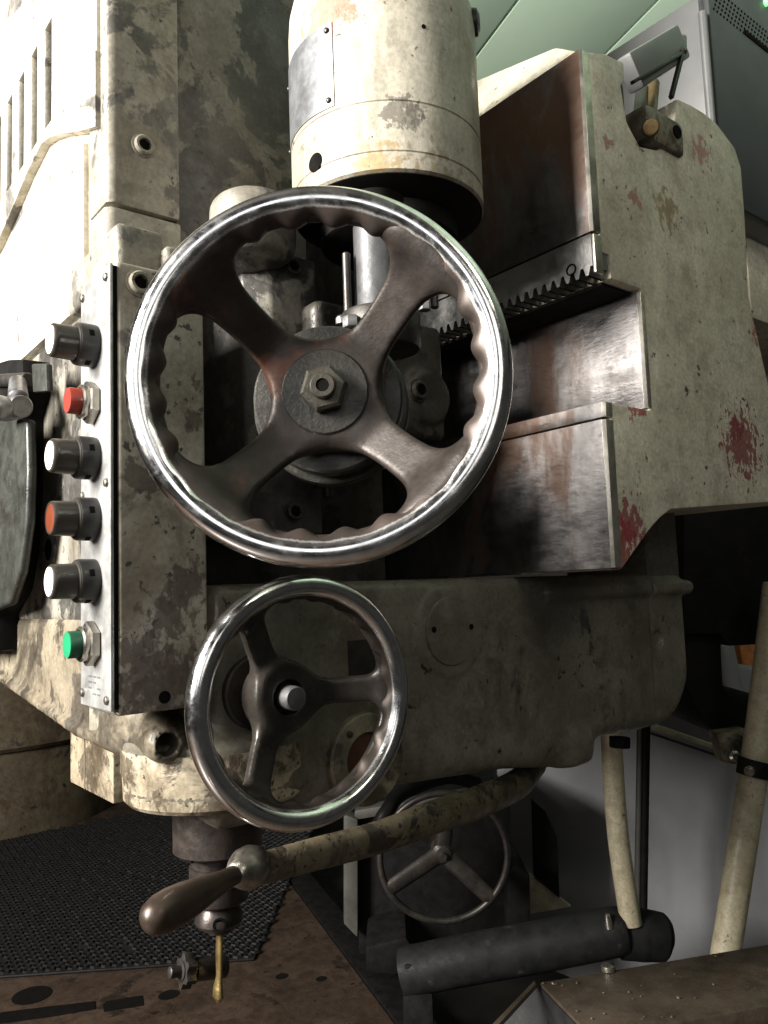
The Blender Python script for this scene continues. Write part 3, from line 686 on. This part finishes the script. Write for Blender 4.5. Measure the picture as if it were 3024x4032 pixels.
sq = PD(1203, 2757, .70); yaw2 = math.radians(-3); sn = np.array([math.cos(yaw2), math.sin(yaw2), 0])
SF = frame(sq, sn, (-math.sin(yaw2), math.cos(yaw2), 0))
if (SF.to_3x3() @ Vector((0, 1, 0))).z < 0: SF = SF @ Matrix.Rotation(math.pi, 4, 'Z')
RS = .1095
small = wheel_rim('handwheel', RS, .0094, .0108, 20, .0020, rim_mat('small_rim_polish', RS-.0094, .0094, .0108, -.45, .03), head, SF, kr=.55, kz=.85)
small['label'] = 'small handwheel with three dark spokes'
M['wheeldark'] = metal('dark_wheel_casting', (.05, .043, .037), .30, (.06, .042, .03), .6, mt=.4, scale=9, bs=.2)
def spider_small(p):
    z = p[..., 2]; r = np.hypot(p[..., 0], p[..., 1])
    d = sd_cyl(p, (0, 0, -.065), (0, 0, -.030), .0325, .006)
    ring = np.hypot(r-.0945, z+.009)-.0068
    sp = np.full(r.shape, 9.)
    for k in range(3):
        t = math.radians(1+120*k); c, s = math.cos(t), math.sin(t)
        u = p[..., 0]*c+p[..., 1]*s; v = -p[..., 0]*s+p[..., 1]*c
        zc = -.045 + .034*np.clip((u-.02)/.075, 0, 1)**1.3
        q = np.stack([np.abs(u-.055)-.042, np.abs(v)-.0090, np.abs(z-zc)-.003], -1)
        sp = np.minimum(sp, np.linalg.norm(np.maximum(q, 0), axis=-1)+np.minimum(q.max(-1), 0)-.003)
    d = smin(smin(d, sp, .018), ring, .016)
    return np.maximum(d, -sd_cyl(p, (0, 0, -.045), (0, 0, 0), .0155, .001))
casting('spokes', spider_small, (-.105, -.105, -.075), (.105, .105, .01), .0024, 'wheeldark', small, SF)
lathe('shaft_end', [(.0108, -.12), (.0108, -.0172), (.0095, -.0160)], 'steel', small, SF, 36)
lathe('shaft_collar', [(.034, -.145), (.036, -.143), (.036, -.088), (.034, -.086), (.020, -.085)], 'darksteel', head, SF, 48)
lathe('shaft_boss', [(.047, -.16), (.047, -.122), (.044, -.119)], 'headdark', head, SF, 48)

# ---- lower gearbox casting
XL = -.70
SPX, SPY = -.768, .384
def lower_body(p):
    y = p[..., 1]; zbot = np.interp(y, [.30, .48, .57, .75, .86, .90, .94, 1.10], [1.128, 1.126, 1.132, 1.121, 1.106, 1.116, 1.134, 1.128])
    d = sd_box(p, (-1.20, .345, 1.02), (XL, 1.165, 1.3615), .014)
    d = smax(d, zbot-p[..., 2], .03)
    cy_ = sd_cyl(p, (-1.0, 1.07, 1.25), (XL+.1, 1.07, 1.25), .135, .03)
    d = smax(d, np.where((p[..., 1] > 1.05) & (p[..., 2] < 1.25), np.hypot(p[..., 1]-1.050, p[..., 2]-1.245)-.118, -1.), .01)
    d = smin(d, sd_cyl(p, (SPX, SPY, 1.158), (SPX, SPY, 1.215), .092, .006), .022)
    d = smin(d, sd_cap(p, (XL-.002, .835, 1.338), (XL-.002, 1.172, 1.338), .0115, .0115), .006)
    d = smin(d, sd_cyl(p, (XL-.02, .653, 1.300), (XL+.003, .653, 1.300), .052, .002), .008)
    d = smin(d, sd_box(p, (-.80, .862, 1.110), (XL+.006, .905, 1.150), .01), .02)
    g = np.maximum(np.abs(y-1.068)-.0018, XL-.004-p[..., 0]); d = np.maximum(d, -g)
    d = smax(d, -(np.hypot(y-1.085, p[..., 2]-1.262)-.012+ (p[..., 0] < XL-.008)*.05), .004)
    return d
casting('gearbox', lower_body, (-1.0, .27, 1.08), (XL+.03, 1.20, 1.385), .0042, 'lower', head)
lathe('inspection_cover', [(.0405, .0), (.0405, .0042), (.0395, .0052), (.020, .0056)], 'lower', head, frame((XL+.001, .653, 1.300), (1, 0, 0)), 56)
for dy in (-.030, .030): lathe('cover_hole', [(.0035, .0), (.0035, .0008)], 'hole', head, frame((XL+.0063, .653+dy, 1.303), (1, 0, 0)), 14)
box('rear_cap', -.86, XL-.004, 1.073, 1.163, 1.30, 1.52, 'lower', head, .008)
gl = frame(PX(1430, 2985, XL), (1, 0, 0))
sg = lathe('sight_glass', [(.046, -.004), (.048, .0), (.048, .008), (.046, .0105), (.0285, .0105), (.0275, .006)], 'skirt', head, gl, 56)
lathe('glass', [(.0285, .003), (.0285, .006), (.01, .0075)], 'glass', sg, gl, 40)
for t in (40, 160, 280):
    a = math.radians(t); c = gl @ Vector((.038*math.cos(a), .038*math.sin(a), .0105)); screw(c, (1, 0, 0), .0038, sg, 'nut')
cyl('drain_bolt', PX(2440, 2900, -.78), PX(2440, 2945, -.78), .016, .016, 'blackpaint', head, 6)
box('worn_patch', XL-.001, XL+.0015, PX(1370, 2560, XL)[1], PX(1480, 2560, XL)[1], PX(1400, 2660, XL)[2], PX(1400, 2520, XL)[2], 'darksteel', head, .0006)  # thin dark slab for a worn patch of the casting

# skirt, boss with hole, lit block and spindle sleeve at lower left
ka, kb = PY(285, 2895, YS), PY(0, 2690, YS)
zk = ka[2]; ksl = (kb[2]-ka[2])/(ka[0]-kb[0])
def skirt(p):
    hb_ = p[..., 2]-(zk+ksl*np.maximum(ka[0]+.02-p[..., 0], 0))       # height over the bottom edge, which rises away to the left
    d = sd_box(p, (-1.75, YS+.003, zk-.05), (-.835, .46, 1.335), .016)
    d = smin(d, sd_cyl(p, (-.815, .375, zk), (-.815, .375, 1.262), .078, .012), .04)
    lip = sd_box(p, (-1.75, YS-.004, zk-.05), (-.84, .40, 1.60), .004)
    d = smin(d, np.maximum(lip, hb_-.011), .010)
    d = smax(d, -hb_, .006)
    d = smin(d, sd_cap(p, (-.82, .34, 1.222), (-.716, .306, 1.219), .034, .019), .03)
    d = np.maximum(d, -sd_cyl(p, (-.74, .303, 1.219), (-.66, .303, 1.219), .0100, .001))
    return d
casting('skirt', skirt, (-1.5, .26, zk-.03), (-.665, .47, 1.35), .0040, 'skirt', head)
YBk = .309
x0, x1 = PY(275, 3000, YBk)[0], PY(445, 3000, YBk)[0]
zb_ = PY(440, 3165, YBk)[2]
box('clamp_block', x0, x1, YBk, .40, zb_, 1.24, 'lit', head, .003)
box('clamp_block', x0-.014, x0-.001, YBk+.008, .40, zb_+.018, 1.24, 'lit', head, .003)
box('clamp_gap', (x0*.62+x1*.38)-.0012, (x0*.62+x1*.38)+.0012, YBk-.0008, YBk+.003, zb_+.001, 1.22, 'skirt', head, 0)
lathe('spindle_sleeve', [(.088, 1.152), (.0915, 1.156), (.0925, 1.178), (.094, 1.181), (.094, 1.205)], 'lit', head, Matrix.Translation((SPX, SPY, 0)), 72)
# spindle nose
def zat(py, px=835): 
    d = ray(px, py); t = math.hypot(SPX, SPY)/math.hypot(d[0], d[1]); return H+d[2]*t
sp = lathe('spindle', [(.044, 1.15), (.0445, zat(3190)), (.0445, zat(3335)), (.041, zat(3345)), (.030, zat(3352)), (.030, zat(3372)), (.026, zat(3376)), (.026, zat(3400)), (.029, zat(3404)), (.029, zat(3540)), (.027, zat(3548))], 'spindle', head, Matrix.Translation((SPX, SPY, 0)), 56)
for t in (105, -75):   # drive slots in the nose
    a = math.radians(t); c = Vector((SPX+math.cos(a)*.0362, SPY+math.sin(a)*.0362, zat(3325)))
    box('drive_slot', -.006, .006, -.009, .009, -.0062, .0062, 'hole', sp, .001, frame(c, (0, 0, 1), (math.cos(a), math.sin(a), 0)))

# feed lever with grip
LP = [PD(2110, 3000, 1.16), PD(2040, 3085, 1.06), PD(1890, 3155, .95), PD(1700, 3220, .84), PD(1480, 3300, .78), PD(1230, 3365, .73), PD(1010, 3425, .69)]
lev = tube('feed_lever', LP, [.021, .020, .019, .0172, .0155, .0145, .0135], 'lever', head, 28, 10, flat=.75)
lev['label'] = 'curved cream feed lever with brown grip'
gd = (np.array(PD(575, 3628, .555))-np.array(PD(960, 3425, .675))); gL = np.linalg.norm(gd)
gf = frame(PD(975, 3418, .68), gd)
lathe('ferrule', [(.010, -.016), (.0155, -.013), (.0175, -.006), (.0175, .002), (.0155, .008), (.0105, .015), (.0092, .022)], 'nickel', lev, gf, 40, 179)
gprof = [(.0088, .014), (.0088, .028), (.0095, .045), (.0115, .068), (.0140, .092), (.0160, .115), (.0168, .134), (.0160, .150), (.0130, .163), (.0075, .170), (.001, .172)]
gs = gL/.172
lathe('grip', [(r*.88, .014+(h-.014)*gs*1.02) for r, h in gprof], 'grip', lev, gf, 40, 179)

# ------------------------------------------------------------------ chuck and key
SPM = Matrix.Translation((SPX, SPY, 0))
chuck = thing('drill_chuck', 'small brown steel drill chuck hanging under the spindle behind the lever grip', 'chuck', (SPX, SPY, zat(3680)))
cb = lathe('chuck_body', [(.015, zat(3542)), (.019, zat(3560)), (.021, zat(3580)), (.0235, zat(3600)), (.024, zat(3625)), (.0215, zat(3640)), (.0135, zat(3652)), (.012, zat(3668)), (.009, zat(3672))], 'spindle', chuck, SPM, 48)
d_ = np.array([-SPX, -SPY, 0]); d_ /= np.linalg.norm(d_); al = math.atan2(d_[1], d_[0])
lathe('key_hole', [(.0065, 0), (.0065, .0012), (.0050, .0012), (.0045, -.002)], 'hole', chuck, frame((SPX+d_[0]*.0232, SPY+d_[1]*.0232, zat(3608)), d_), 20)
key = thing('chuck_key', 'brass bar gripped in the drill chuck with a black geared key across it', 'chuck key', (SPX, SPY, zat(3950)))
bar = tube('handle_bar', [(SPX, SPY, zat(3660)), (SPX, SPY, zat(3700)), (SPX-.001, SPY, zat(3760)), (SPX-.002, SPY, zat(3850)), (SPX-.003, SPY-.001, zat(3900)), (SPX-.003, SPY-.001, zat(3930)), (SPX-.003, SPY-.001, zat(3957))], [.0050, .0052, .0055, .0046, .0072, .0082, .002], 'brass', key, 20, 8, flat=.55, upv=(1, 0, 0))
k0, k1 = PD(885, 3805, .835), PD(665, 3830, .80)
kd = k1-k0; kL = float(np.linalg.norm(kd)); kf = frame(k0, kd)
lathe('shank', [(.0105, 0), (.011, .001), (.011, kL*.55), (.0095, kL*.56), (.0095, kL*.80), (.0055, kL*.81), (.0055, kL*.985), (.004, kL)], 'keysteel', key, kf, 32)
V = []; 
pts = []
for i in range(24):
    a = 2*math.pi*i/24; r = .0165 if i % 4 < 2 else .0125
    pts.append((r*math.cos(a), r*math.sin(a)))
prism('pinion', pts, 'z', kL*.60, kL*.78, 'keysteel', key, .0008, kf)

# ------------------------------------------------------------------ base plate, mat, column
ZB = .20
bp = thing('base_plate', 'brown oily cast base plate with slots at the lower left', 'base plate', (-2.2, .9, 0))
e0, e1 = PZ(1185, 3530, ZB), PZ(1560, 4032, ZB)
ed = (e1-e0)/np.linalg.norm(e1-e0)
P1, P2 = e0-ed*2.2, e0+ed*3.0
perp = np.array([ed[1], -ed[0], 0]); perp = perp if perp@np.array([0, -1, 0]) > 0 else -perp
cn = [P1, P2, P2+perp*4, P1+perp*4]
prism('plate', [(c[0], c[1]) for c in cn], 'z', 0, ZB, 'base', bp, .01)
prism('edge_rail', [(c[0], c[1]) for c in (P1-perp*.10, P2-perp*.10, P2-perp*.002, P1-perp*.002)], 'z', 0, ZB+.004, 'blackpaint', bp, .008)
def flat_poly(name, pix, mat, parent, z0=ZB-.004, z1=ZB+.0025, bev=0):
    q = [PZ(px, py, ZB) for px, py in pix]; return prism(name, [(c[0], c[1]) for c in q], 'z', z0, z1, mat, parent, bev)
hc_ = PZ(126, 3920, ZB)
lathe('bolt_hole', [(.055, -.004), (.055, .002)], 'hole', bp, Matrix.Translation((hc_[0], hc_[1], ZB)), 32)
flat_poly('slot', [(0, 3990), (0, 4032), (200, 4005), (375, 3975), (375, 3945), (200, 3965)], 'hole', bp)
flat_poly('slot', [(405, 3960), (410, 3985), (565, 3960), (560, 3922), (420, 3945)], 'hole', bp)
flat_poly('slot', [(-60, 3998), (-60, 4060), (-2, 4035), (-2, 3992)], 'hole', bp)
for px, py, r in ((665, 3918, .022), (1265, 3855, .012), (1110, 3845, .014)):
    c = PZ(px, py, ZB); lathe('oil_spot', [(r, -.004), (r, .0015)], 'hole', bp, Matrix.Translation((c[0], c[1], ZB)) @ Matrix.Scale(1.6, 4, (.6, .8, 0)), 14)
ZM = ZB+.004
mat_ = thing('rubber_mat', 'black perforated rubber mat lying on the base plate, lower left', 'mat', (-3.3, 1.0, ZM))
m0, m1, m2, m3 = PZ(-260, 3870, ZM), PZ(1000, 3782, ZM), PZ(1330, 3050, ZM), PZ(-300, 3375, ZM)
prism('mat_sheet', [(c[0], c[1]) for c in (m0, m1, m2, m3)], 'z', ZM, ZM+.006, 'mat', mat_, .002)
V, Fc = [], []
ux = (m1-m0)/np.linalg.norm(m1-m0); uy = np.array([-ux[1], ux[0], 0]); 
if uy@(m3-m0) < 0: uy = -uy
def inside(p):
    qs = [m0, m1, m2, m3]; s = []
    for i in range(4):
        a, b = qs[i], qs[(i+1) % 4]; s.append((b[0]-a[0])*(p[1]-a[1])-(b[1]-a[1])*(p[0]-a[0]))
    return all(v > 0 for v in s) or all(v < 0 for v in s)
pt_ = .034
for j in range(110):
    for i in range(-60, 110):
        c = m0+ux*((i+.5*(j % 2))*pt_)+uy*(j*pt_*.87+.02)
        if not inside(c): continue
        if random.random() < .02: continue
        c = c+np.array([random.uniform(-1, 1), random.uniform(-1, 1), random.uniform(-1.2, 1)])*.0013
        b = len(V)
        for r, z in ((.0168, .0055), (.0145, .013), (.0105, .013), (.0095, .004)):
            for k in range(6):
                a = math.pi/3*k+.5; V.append((c[0]+r*math.cos(a), c[1]+r*math.sin(a), c[2]+z))
        for l in range(3):
            for k in range(6): Fc.append((b+l*6+k, b+l*6+(k+1) % 6, b+l*6+6+(k+1) % 6, b+l*6+6+k))
cells = finish('mat_cells', mesh_from(V, Fc), 'mat', mat_); cells['kind'] = 'stuff'
col = thing('drill_column', 'thick brown painted column rising behind the drill head at the far left', 'column', (-4.9, 1.05, ZB))
cc = PZ(-60, 3300, ZB); CM = Matrix.Translation((cc[0]-.52, cc[1]+.10, 0))
zf = PD(100, 2935, 4.1)[2]
lathe('column_shaft', [(.68, ZB), (.68, zf)], 'column', col, CM, 64)
lathe('column_collar', [(.70, zf), (.72, zf+.02), (.72, zf+1.6), (.70, zf+1.62)], 'column', col, CM, 64)

# ------------------------------------------------------------------ right-hand background
cab = thing('electrical_cabinet', 'grey steel cabinet with vent holes at the top right behind the arm', 'cabinet', (-.6, 1.45, 0))
ck = PD(2775, 300, 1.50); CX, CY = ck[0], ck[1]; cb0 = PX(2950, 850, CX)[2]
box('cabinet_body', CX-.9, CX-.002, CY+.002, CY+.8, cb0, PY(2712, 0, CY)[2], 'cablight', cab, .004)
box('cabinet_front', CX-.004, CX+.010, CY+.018, CY+.8, cb0-.002, 2.66, 'cabmetal', cab, .004)
cyl('cabinet_edge', (CX+.003, CY+.004, cb0), (CX+.003, CY+.004, PX(2770, 60, CX)[2]), .008, .008, 'cablight', cab, 20)
V, Fc = [], []
o0, ov = PX(2800, 30, CX+.0105), PX(3040, 75, CX+.0105)
for r in range(5):
    for k in range(26):
        y = CY+.035+(k+.5*(r % 2))*.0125; z = PX(2800, 62, CX)[2]+.004+r*.0115-(y-CY)*.0
        b = len(V)
        V += [(CX+.0112, y+  .0026*math.cos(t*math.pi/4), z+  .0026*math.sin(t*math.pi/4)) for t in range(8)] + [(CX+.009, y+  .0026*math.cos(t*math.pi/4), z+  .0026*math.sin(t*math.pi/4)) for t in range(8)]
        Fc.append(tuple(range(b, b+8))); Fc += [(b+t, b+(t+1) % 8, b+8+(t+1) % 8, b+8+t) for t in range(8)]
vh = finish('vent_holes', mesh_from(V, Fc), 'hole', cab); vh['kind'] = 'stuff'
q = PX(2930, 125, CX+.010)
box('handle_slot', CX+.008, CX+.012, q[1], q[1]+.2, q[2]-.006, q[2]+.005, 'hole', cab, .001)
q = PX(3012, 12, CX+.010)
lathe('indicator_light', [(.008, 0), (.008, .003), (.005, .006)], 'ledmat', cab, frame(q, (1, 0, 0)), 16)
hs = box('cream_housing', CX-.5, CX-.05, PX(2944, 1000, CX-.05)[1], 2.1, PX(2960, 1250, CX-.05)[2], PX(2960, 858, CX-.05)[2], 'arm', bev=.012)
tag(hs, 'pale cream cast block below the grey cabinet at the right edge', 'housing')
dm = thing('dark_machine', 'black machine body in shadow under the arm at the right', 'machine', (-.8, 2.0, .6))
def quadbox(name, pix, z, dep, mat, parent, bev=.01):
    q = [PD(px, py, z) for px, py in pix]; d = F0*dep; n = len(q)
    fs = [tuple(range(n)), tuple(range(n, 2*n))]+[(i, (i+1) % n, n+(i+1) % n, n+i) for i in range(n)]
    return solid(name, q+[p+d for p in q], fs, mat, parent, bev)
quadbox('body', [(2690, 1900), (3150, 1900), (3150, 2530), (2860, 2545), (2840, 2500), (2690, 2500)], 1.75, .5, 'blackpaint', dm)
quadbox('hopper', [(2700, 2480), (2840, 2480), (2850, 2700), (2880, 2745), (3010, 2740), (3010, 2850), (2950, 2900), (2830, 2900), (2760, 2830), (2700, 2700)], 1.78, .4, 'blackpaint', dm)
lg = quadbox('leg_bracket', [(2822, 2890), (2945, 2870), (2935, 3005), (2900, 3012), (2850, 3005)], 1.70, .05, 'skirt', dm, .006)
lathe('bracket_bolt', [(.012, 0), (.012, .008), (.007, .012)], 'nickel', dm, frame(PD(2888, 2975, 1.69), -F0), 14)
wt = tube('white_hose', [PD(2835, 2400, 2.35), PD(2850, 2560, 2.3), PD(2895, 2760, 2.3)], [.03, .03, .03], 'partition', None, 20)
tag(wt, 'short pale grey hose showing in the gap of the black machine', 'hose')
ob = quadbox('orange_box', [(2905, 2500), (3040, 2500), (3040, 2640), (2925, 2630)], 2.9, .3, 'orangebox', None)
tag(ob, 'small orange box glimpsed behind the right cream tube', 'box')
gb = quadbox('grey_tank', [(2890, 2625), (3060, 2640), (3060, 2900), (2890, 2900)], 2.6, .2, 'partition', None)
tag(gb, 'light grey tank seen under the orange box', 'tank')

pt = thing('grey_partition', 'plain grey sheet partition standing behind the cream tubes', 'partition', PD(2400, 3700, 2.4))
def sheet(name, pix, dep, mat, parent, bev=.004):
    q = [PD(px, py, z) for px, py, z in pix]; d = F0*dep; n = len(q)
    fs = [tuple(range(n)), tuple(range(n, 2*n))]+[(i, (i+1) % n, n+(i+1) % n, n+i) for i in range(n)]
    return solid(name, q+[p+d for p in q], fs, mat, parent, bev)
sheet('sheet', [(1960, 2600, 3.0), (2630, 2868, 2.6), (2840, 2940, 2.4), (3150, 3040, 2.2), (3150, 4000, 2.2), (1960, 4000, 3.0)], .03, 'partition', pt)
sheet('top_rail', [(2560, 2845, 2.62), (2850, 2945, 2.38), (2850, 2965, 2.38), (2560, 2870, 2.62)], .02, 'tube', pt, .003)
sheet('lower_rail', [(2560, 2880, 2.60), (2850, 2978, 2.36), (2850, 2990, 2.36), (2560, 2892, 2.60)], .01, 'darksteel', pt, .002)
sheet('kick_panel', [(2085, 3440, 2.45), (2250, 3570, 2.45), (2085, 3600, 2.45)], .02, 'tube', pt, .002)
sheet('dark_sheet', [(2098, 3150, 2.43), (2150, 3195, 2.43), (2195, 3300, 2.43), (2205, 3540, 2.43), (2105, 3455, 2.43)], .03, 'blackpaint', pt, .004)  # thin dark sheet just in front of the partition
tp = 'cream tubes at the right'
t1 = tube('tube_post', [PD(2400, 2700, 1.95), PD(2412, 3000, 1.95), PD(2435, 3300, 1.93), PD(2485, 3640, 1.90)], [.0255]*4, 'tube', None, 28)
tag(t1, 'thin cream bent tube beside the dark pole, under the gearbox', 'tube', tp)
t2 = thing('tube_post', 'thick cream tube leaning at the right edge above the oily bench', 'tube', PD(2860, 3760, 1.55), tp)
tube('tube', [PD(3060, 2300, 1.65), PD(3000, 2800, 1.62), PD(2955, 3120, 1.6), PD(2900, 3480, 1.57), PD(2850, 3800, 1.55)], [.0275, .0275, .0275, .0275, .0275], 'tube', t2, 32)
tube('clamp_band', [PD(2972, 2990, 1.608), PD(2962, 3055, 1.604)], [.031, .031], 'blackpaint', t2, 32, 2)
lathe('clamp_screw', [(.010, 0), (.010, .006), (.006, .012)], 'nickel', t2, frame(PD(2948, 3035, 1.567), -F0), 14)
pole = thing('dark_pole', 'thin dark grey pole standing in front of the partition', 'pole', PD(2535, 3700, 2.1))
cyl('pole_shaft', PD(2545, 2850, 2.12), PD(2530, 3760, 2.1), .0105, .0105, 'blackpaint', pole)
cyl('pole_strip', PD(2523, 2850, 2.14), PD(2508, 3760, 2.12), .010, .010, 'framegrey', pole)
pipe = thing('black_pipe', 'large black pipe lying across the floor behind the bench', 'pipe', PD(2100, 3850, 1.95))
tube('pipe_barrel', [PD(1590, 3830, 1.98), PD(1800, 3785, 1.96), PD(2100, 3730, 1.94), PD(2380, 3675, 1.92), PD(2450, 3665, 1.92)], [.057, .057, .057, .056, .054], 'pipe', pipe, 40)
tube('pipe_end', [PD(2440, 3680, 1.93), PD(2520, 3680, 1.93), PD(2610, 3690, 1.93), PD(2640, 3695, 1.93)], [.055, .059, .054, .028], 'pipe', pipe, 40)
quadbox('pipe_foot', [(1590, 3800), (1700, 3790), (1710, 4060), (1590, 4060)], 1.93, .12, 'pipe', pipe)
cyl('pipe_valve', PD(2390, 3600, 1.88), PD(2400, 3655, 1.88), .006, .010, 'nickel', pipe, 14)
# cabinet machine with its own handwheel, far behind the lever
fm = thing('background_machine', 'black cabinet machine with a pale frame, seen under the feed lever', 'machine', PD(1700, 3800, 2.3))
quadbox('cabinet', [(1412, 3215), (2010, 3130), (2010, 3760), (1412, 3760)], 2.30, .5, 'blackpaint', fm)
quadbox('frame_post', [(1352, 3205), (1410, 3225), (1410, 3700), (1352, 3640)], 2.25, .06, 'framegrey', fm)
quadbox('frame_rail', [(1395, 3190), (1900, 3110), (1900, 3150), (1395, 3232)], 2.26, .06, 'framegrey', fm)
quadbox('side_box', [(1995, 3440), (2030, 3405), (2088, 3450), (2092, 3780), (1995, 3780)], 2.25, .3, 'blackpaint', fm)
quadbox('shelf', [(1440, 3730), (1600, 3690), (1640, 3760), (1560, 3840), (1440, 3830)], 2.1, .3, 'blackpaint', fm)
wc = PD(1748, 3375, 2.06); WF2 = frame(wc, -FW*.96+CR*.05, CR)
def ringmesh(R, r, seg=96, ps=14):
    V = [((R+r*math.cos(b))*math.cos(a), (R+r*math.cos(b))*math.sin(a), r*math.sin(b)) for a in np.linspace(0, 2*math.pi, seg, endpoint=False) for b in np.linspace(0, 2*math.pi, ps, endpoint=False)]
    Fc = [(i*ps+k, ((i+1) % seg)*ps+k, ((i+1) % seg)*ps+(k+1) % ps, i*ps+(k+1) % ps) for i in range(seg) for k in range(ps)]
    return mesh_from(V, Fc)
w2 = finish('handwheel', ringmesh(.165, .0085), 'keysteel', fm, WF2, 179)
for t in (86, 209, 318):
    a = math.radians(t); p0, p1 = Vector((0, 0, -.03)), Vector((.163*math.cos(a), .163*math.sin(a), 0))
    s_ = tube('spoke', [WF2 @ p0, WF2 @ ((p0+p1)/2), WF2 @ p1], [.012, .011, .010], 'keysteel', w2, 12, 3, flat=2.0, upv=tuple(-FW))
lathe('hub', [(.028, -.06), (.028, -.02), (.020, -.012), (.008, -.010), (.008, .0)], 'darksteel', w2, WF2, 28)
hose = tube('black_hose', [PD(1480, 3270, 1.7), PD(1520, 3200, 1.7), PD(1590, 3120, 1.75), PD(1760, 3060, 1.85), PD(1880, 3085, 1.9)], [.016]*5, 'blackpaint', None, 18)
tag(hose, 'black hose curving up behind the feed lever', 'hose')

# oily bench plate at lower right with chips and a folded sheet corner
ZP = .86
bench = thing('steel_bench', 'brown oily steel bench plate at the lower right corner', 'bench', (-.4, .9, 0))
b0, b1, b2 = PZ(2125, 3868, ZP), PZ(3100, 3705, ZP), PZ(2340, 4090, ZP)
b3 = b2+(b1-b0)*1.1
solid('bench_top', [b0, b1, b3, b2]+[p-ZU*.02 for p in (b0, b1, b3, b2)], [(0, 1, 2, 3), (4, 5, 6, 7), (0, 1, 5, 4), (1, 2, 6, 5), (2, 3, 7, 6), (3, 0, 4, 7)], 'bench', bench, .002)
f0, f1 = b0+np.array([.004, -.004, -.004]), b2+np.array([.004, -.004, -.004])
solid('bench_side', [f0, f1, f1-ZU*.5, f0-ZU*.5]+[p+(b1-b0)*.02 for p in (f0, f1, f1-ZU*.5, f0-ZU*.5)], [(0, 1, 2, 3), (4, 5, 6, 7), (0, 1, 5, 4), (1, 2, 6, 5), (2, 3, 7, 6), (3, 0, 4, 7)], 'sheet', bench, .001)
g0, g1 = PZ(2105, 3872, ZP-.002), PZ(1940, 4045, ZP-.002)
solid('folded_sheet', [g0, PZ(2150, 3905, ZP-.01), PD(2165, 4100, .95), PD(1930, 4090, .98)]+[p+F0*.006 for p in (g0, PZ(2150, 3905, ZP-.01), PD(2165, 4100, .95), PD(1930, 4090, .98))], [(0, 1, 2, 3), (4, 5, 6, 7), (0, 1, 5, 4), (1, 2, 6, 5), (2, 3, 7, 6), (3, 0, 4, 7)], 'sheet', bench, .001)
slab_p = [g0+ZU*.004, g1+ZU*.004, g1+ZU*.004-F0*.012, g0+ZU*.004-F0*.010]
solid('folded_lip', slab_p+[p-ZU*.006 for p in slab_p], [(0, 1, 2, 3), (4, 5, 6, 7), (0, 1, 5, 4), (1, 2, 6, 5), (2, 3, 7, 6), (3, 0, 4, 7)], 'bench', bench, .001)
scr = PZ(2395, 3812, ZP+.003)
lathe('bench_bolt', [(.009, -.002), (.009, .004), (.005, .006)], 'nickel', bench, Matrix.Translation([float(c) for c in scr]), 16)
V, Fc = [], []
for k in range(46):
    s_, t_ = random.random()**1.8, random.random()**.9
    c = b0+(b1-b0)*s_*.95+(b2-b0)*t_+ZU*.0015
    r = random.uniform(.0008, .0022)*(2.2 if random.random() < .1 else 1)
    b = len(V)
    for q in ((1, 0, 0), (0, 1, 0), (-1, 0, 0), (0, -1, 0), (0, 0, .8), (0, 0, -.5)):
        V.append(c+np.array(q)*r*random.uniform(.5, 1.4))
    Fc += [(b, b+1, b+4), (b+1, b+2, b+4), (b+2, b+3, b+4), (b+3, b, b+4), (b+1, b, b+5), (b+2, b+1, b+5), (b+3, b+2, b+5), (b, b+3, b+5)]
chips = finish('metal_chips', mesh_from(V, Fc), 'chip'); tag(chips, 'tiny dull metal chips scattered on the bench plate', 'chips', None, 'stuff')
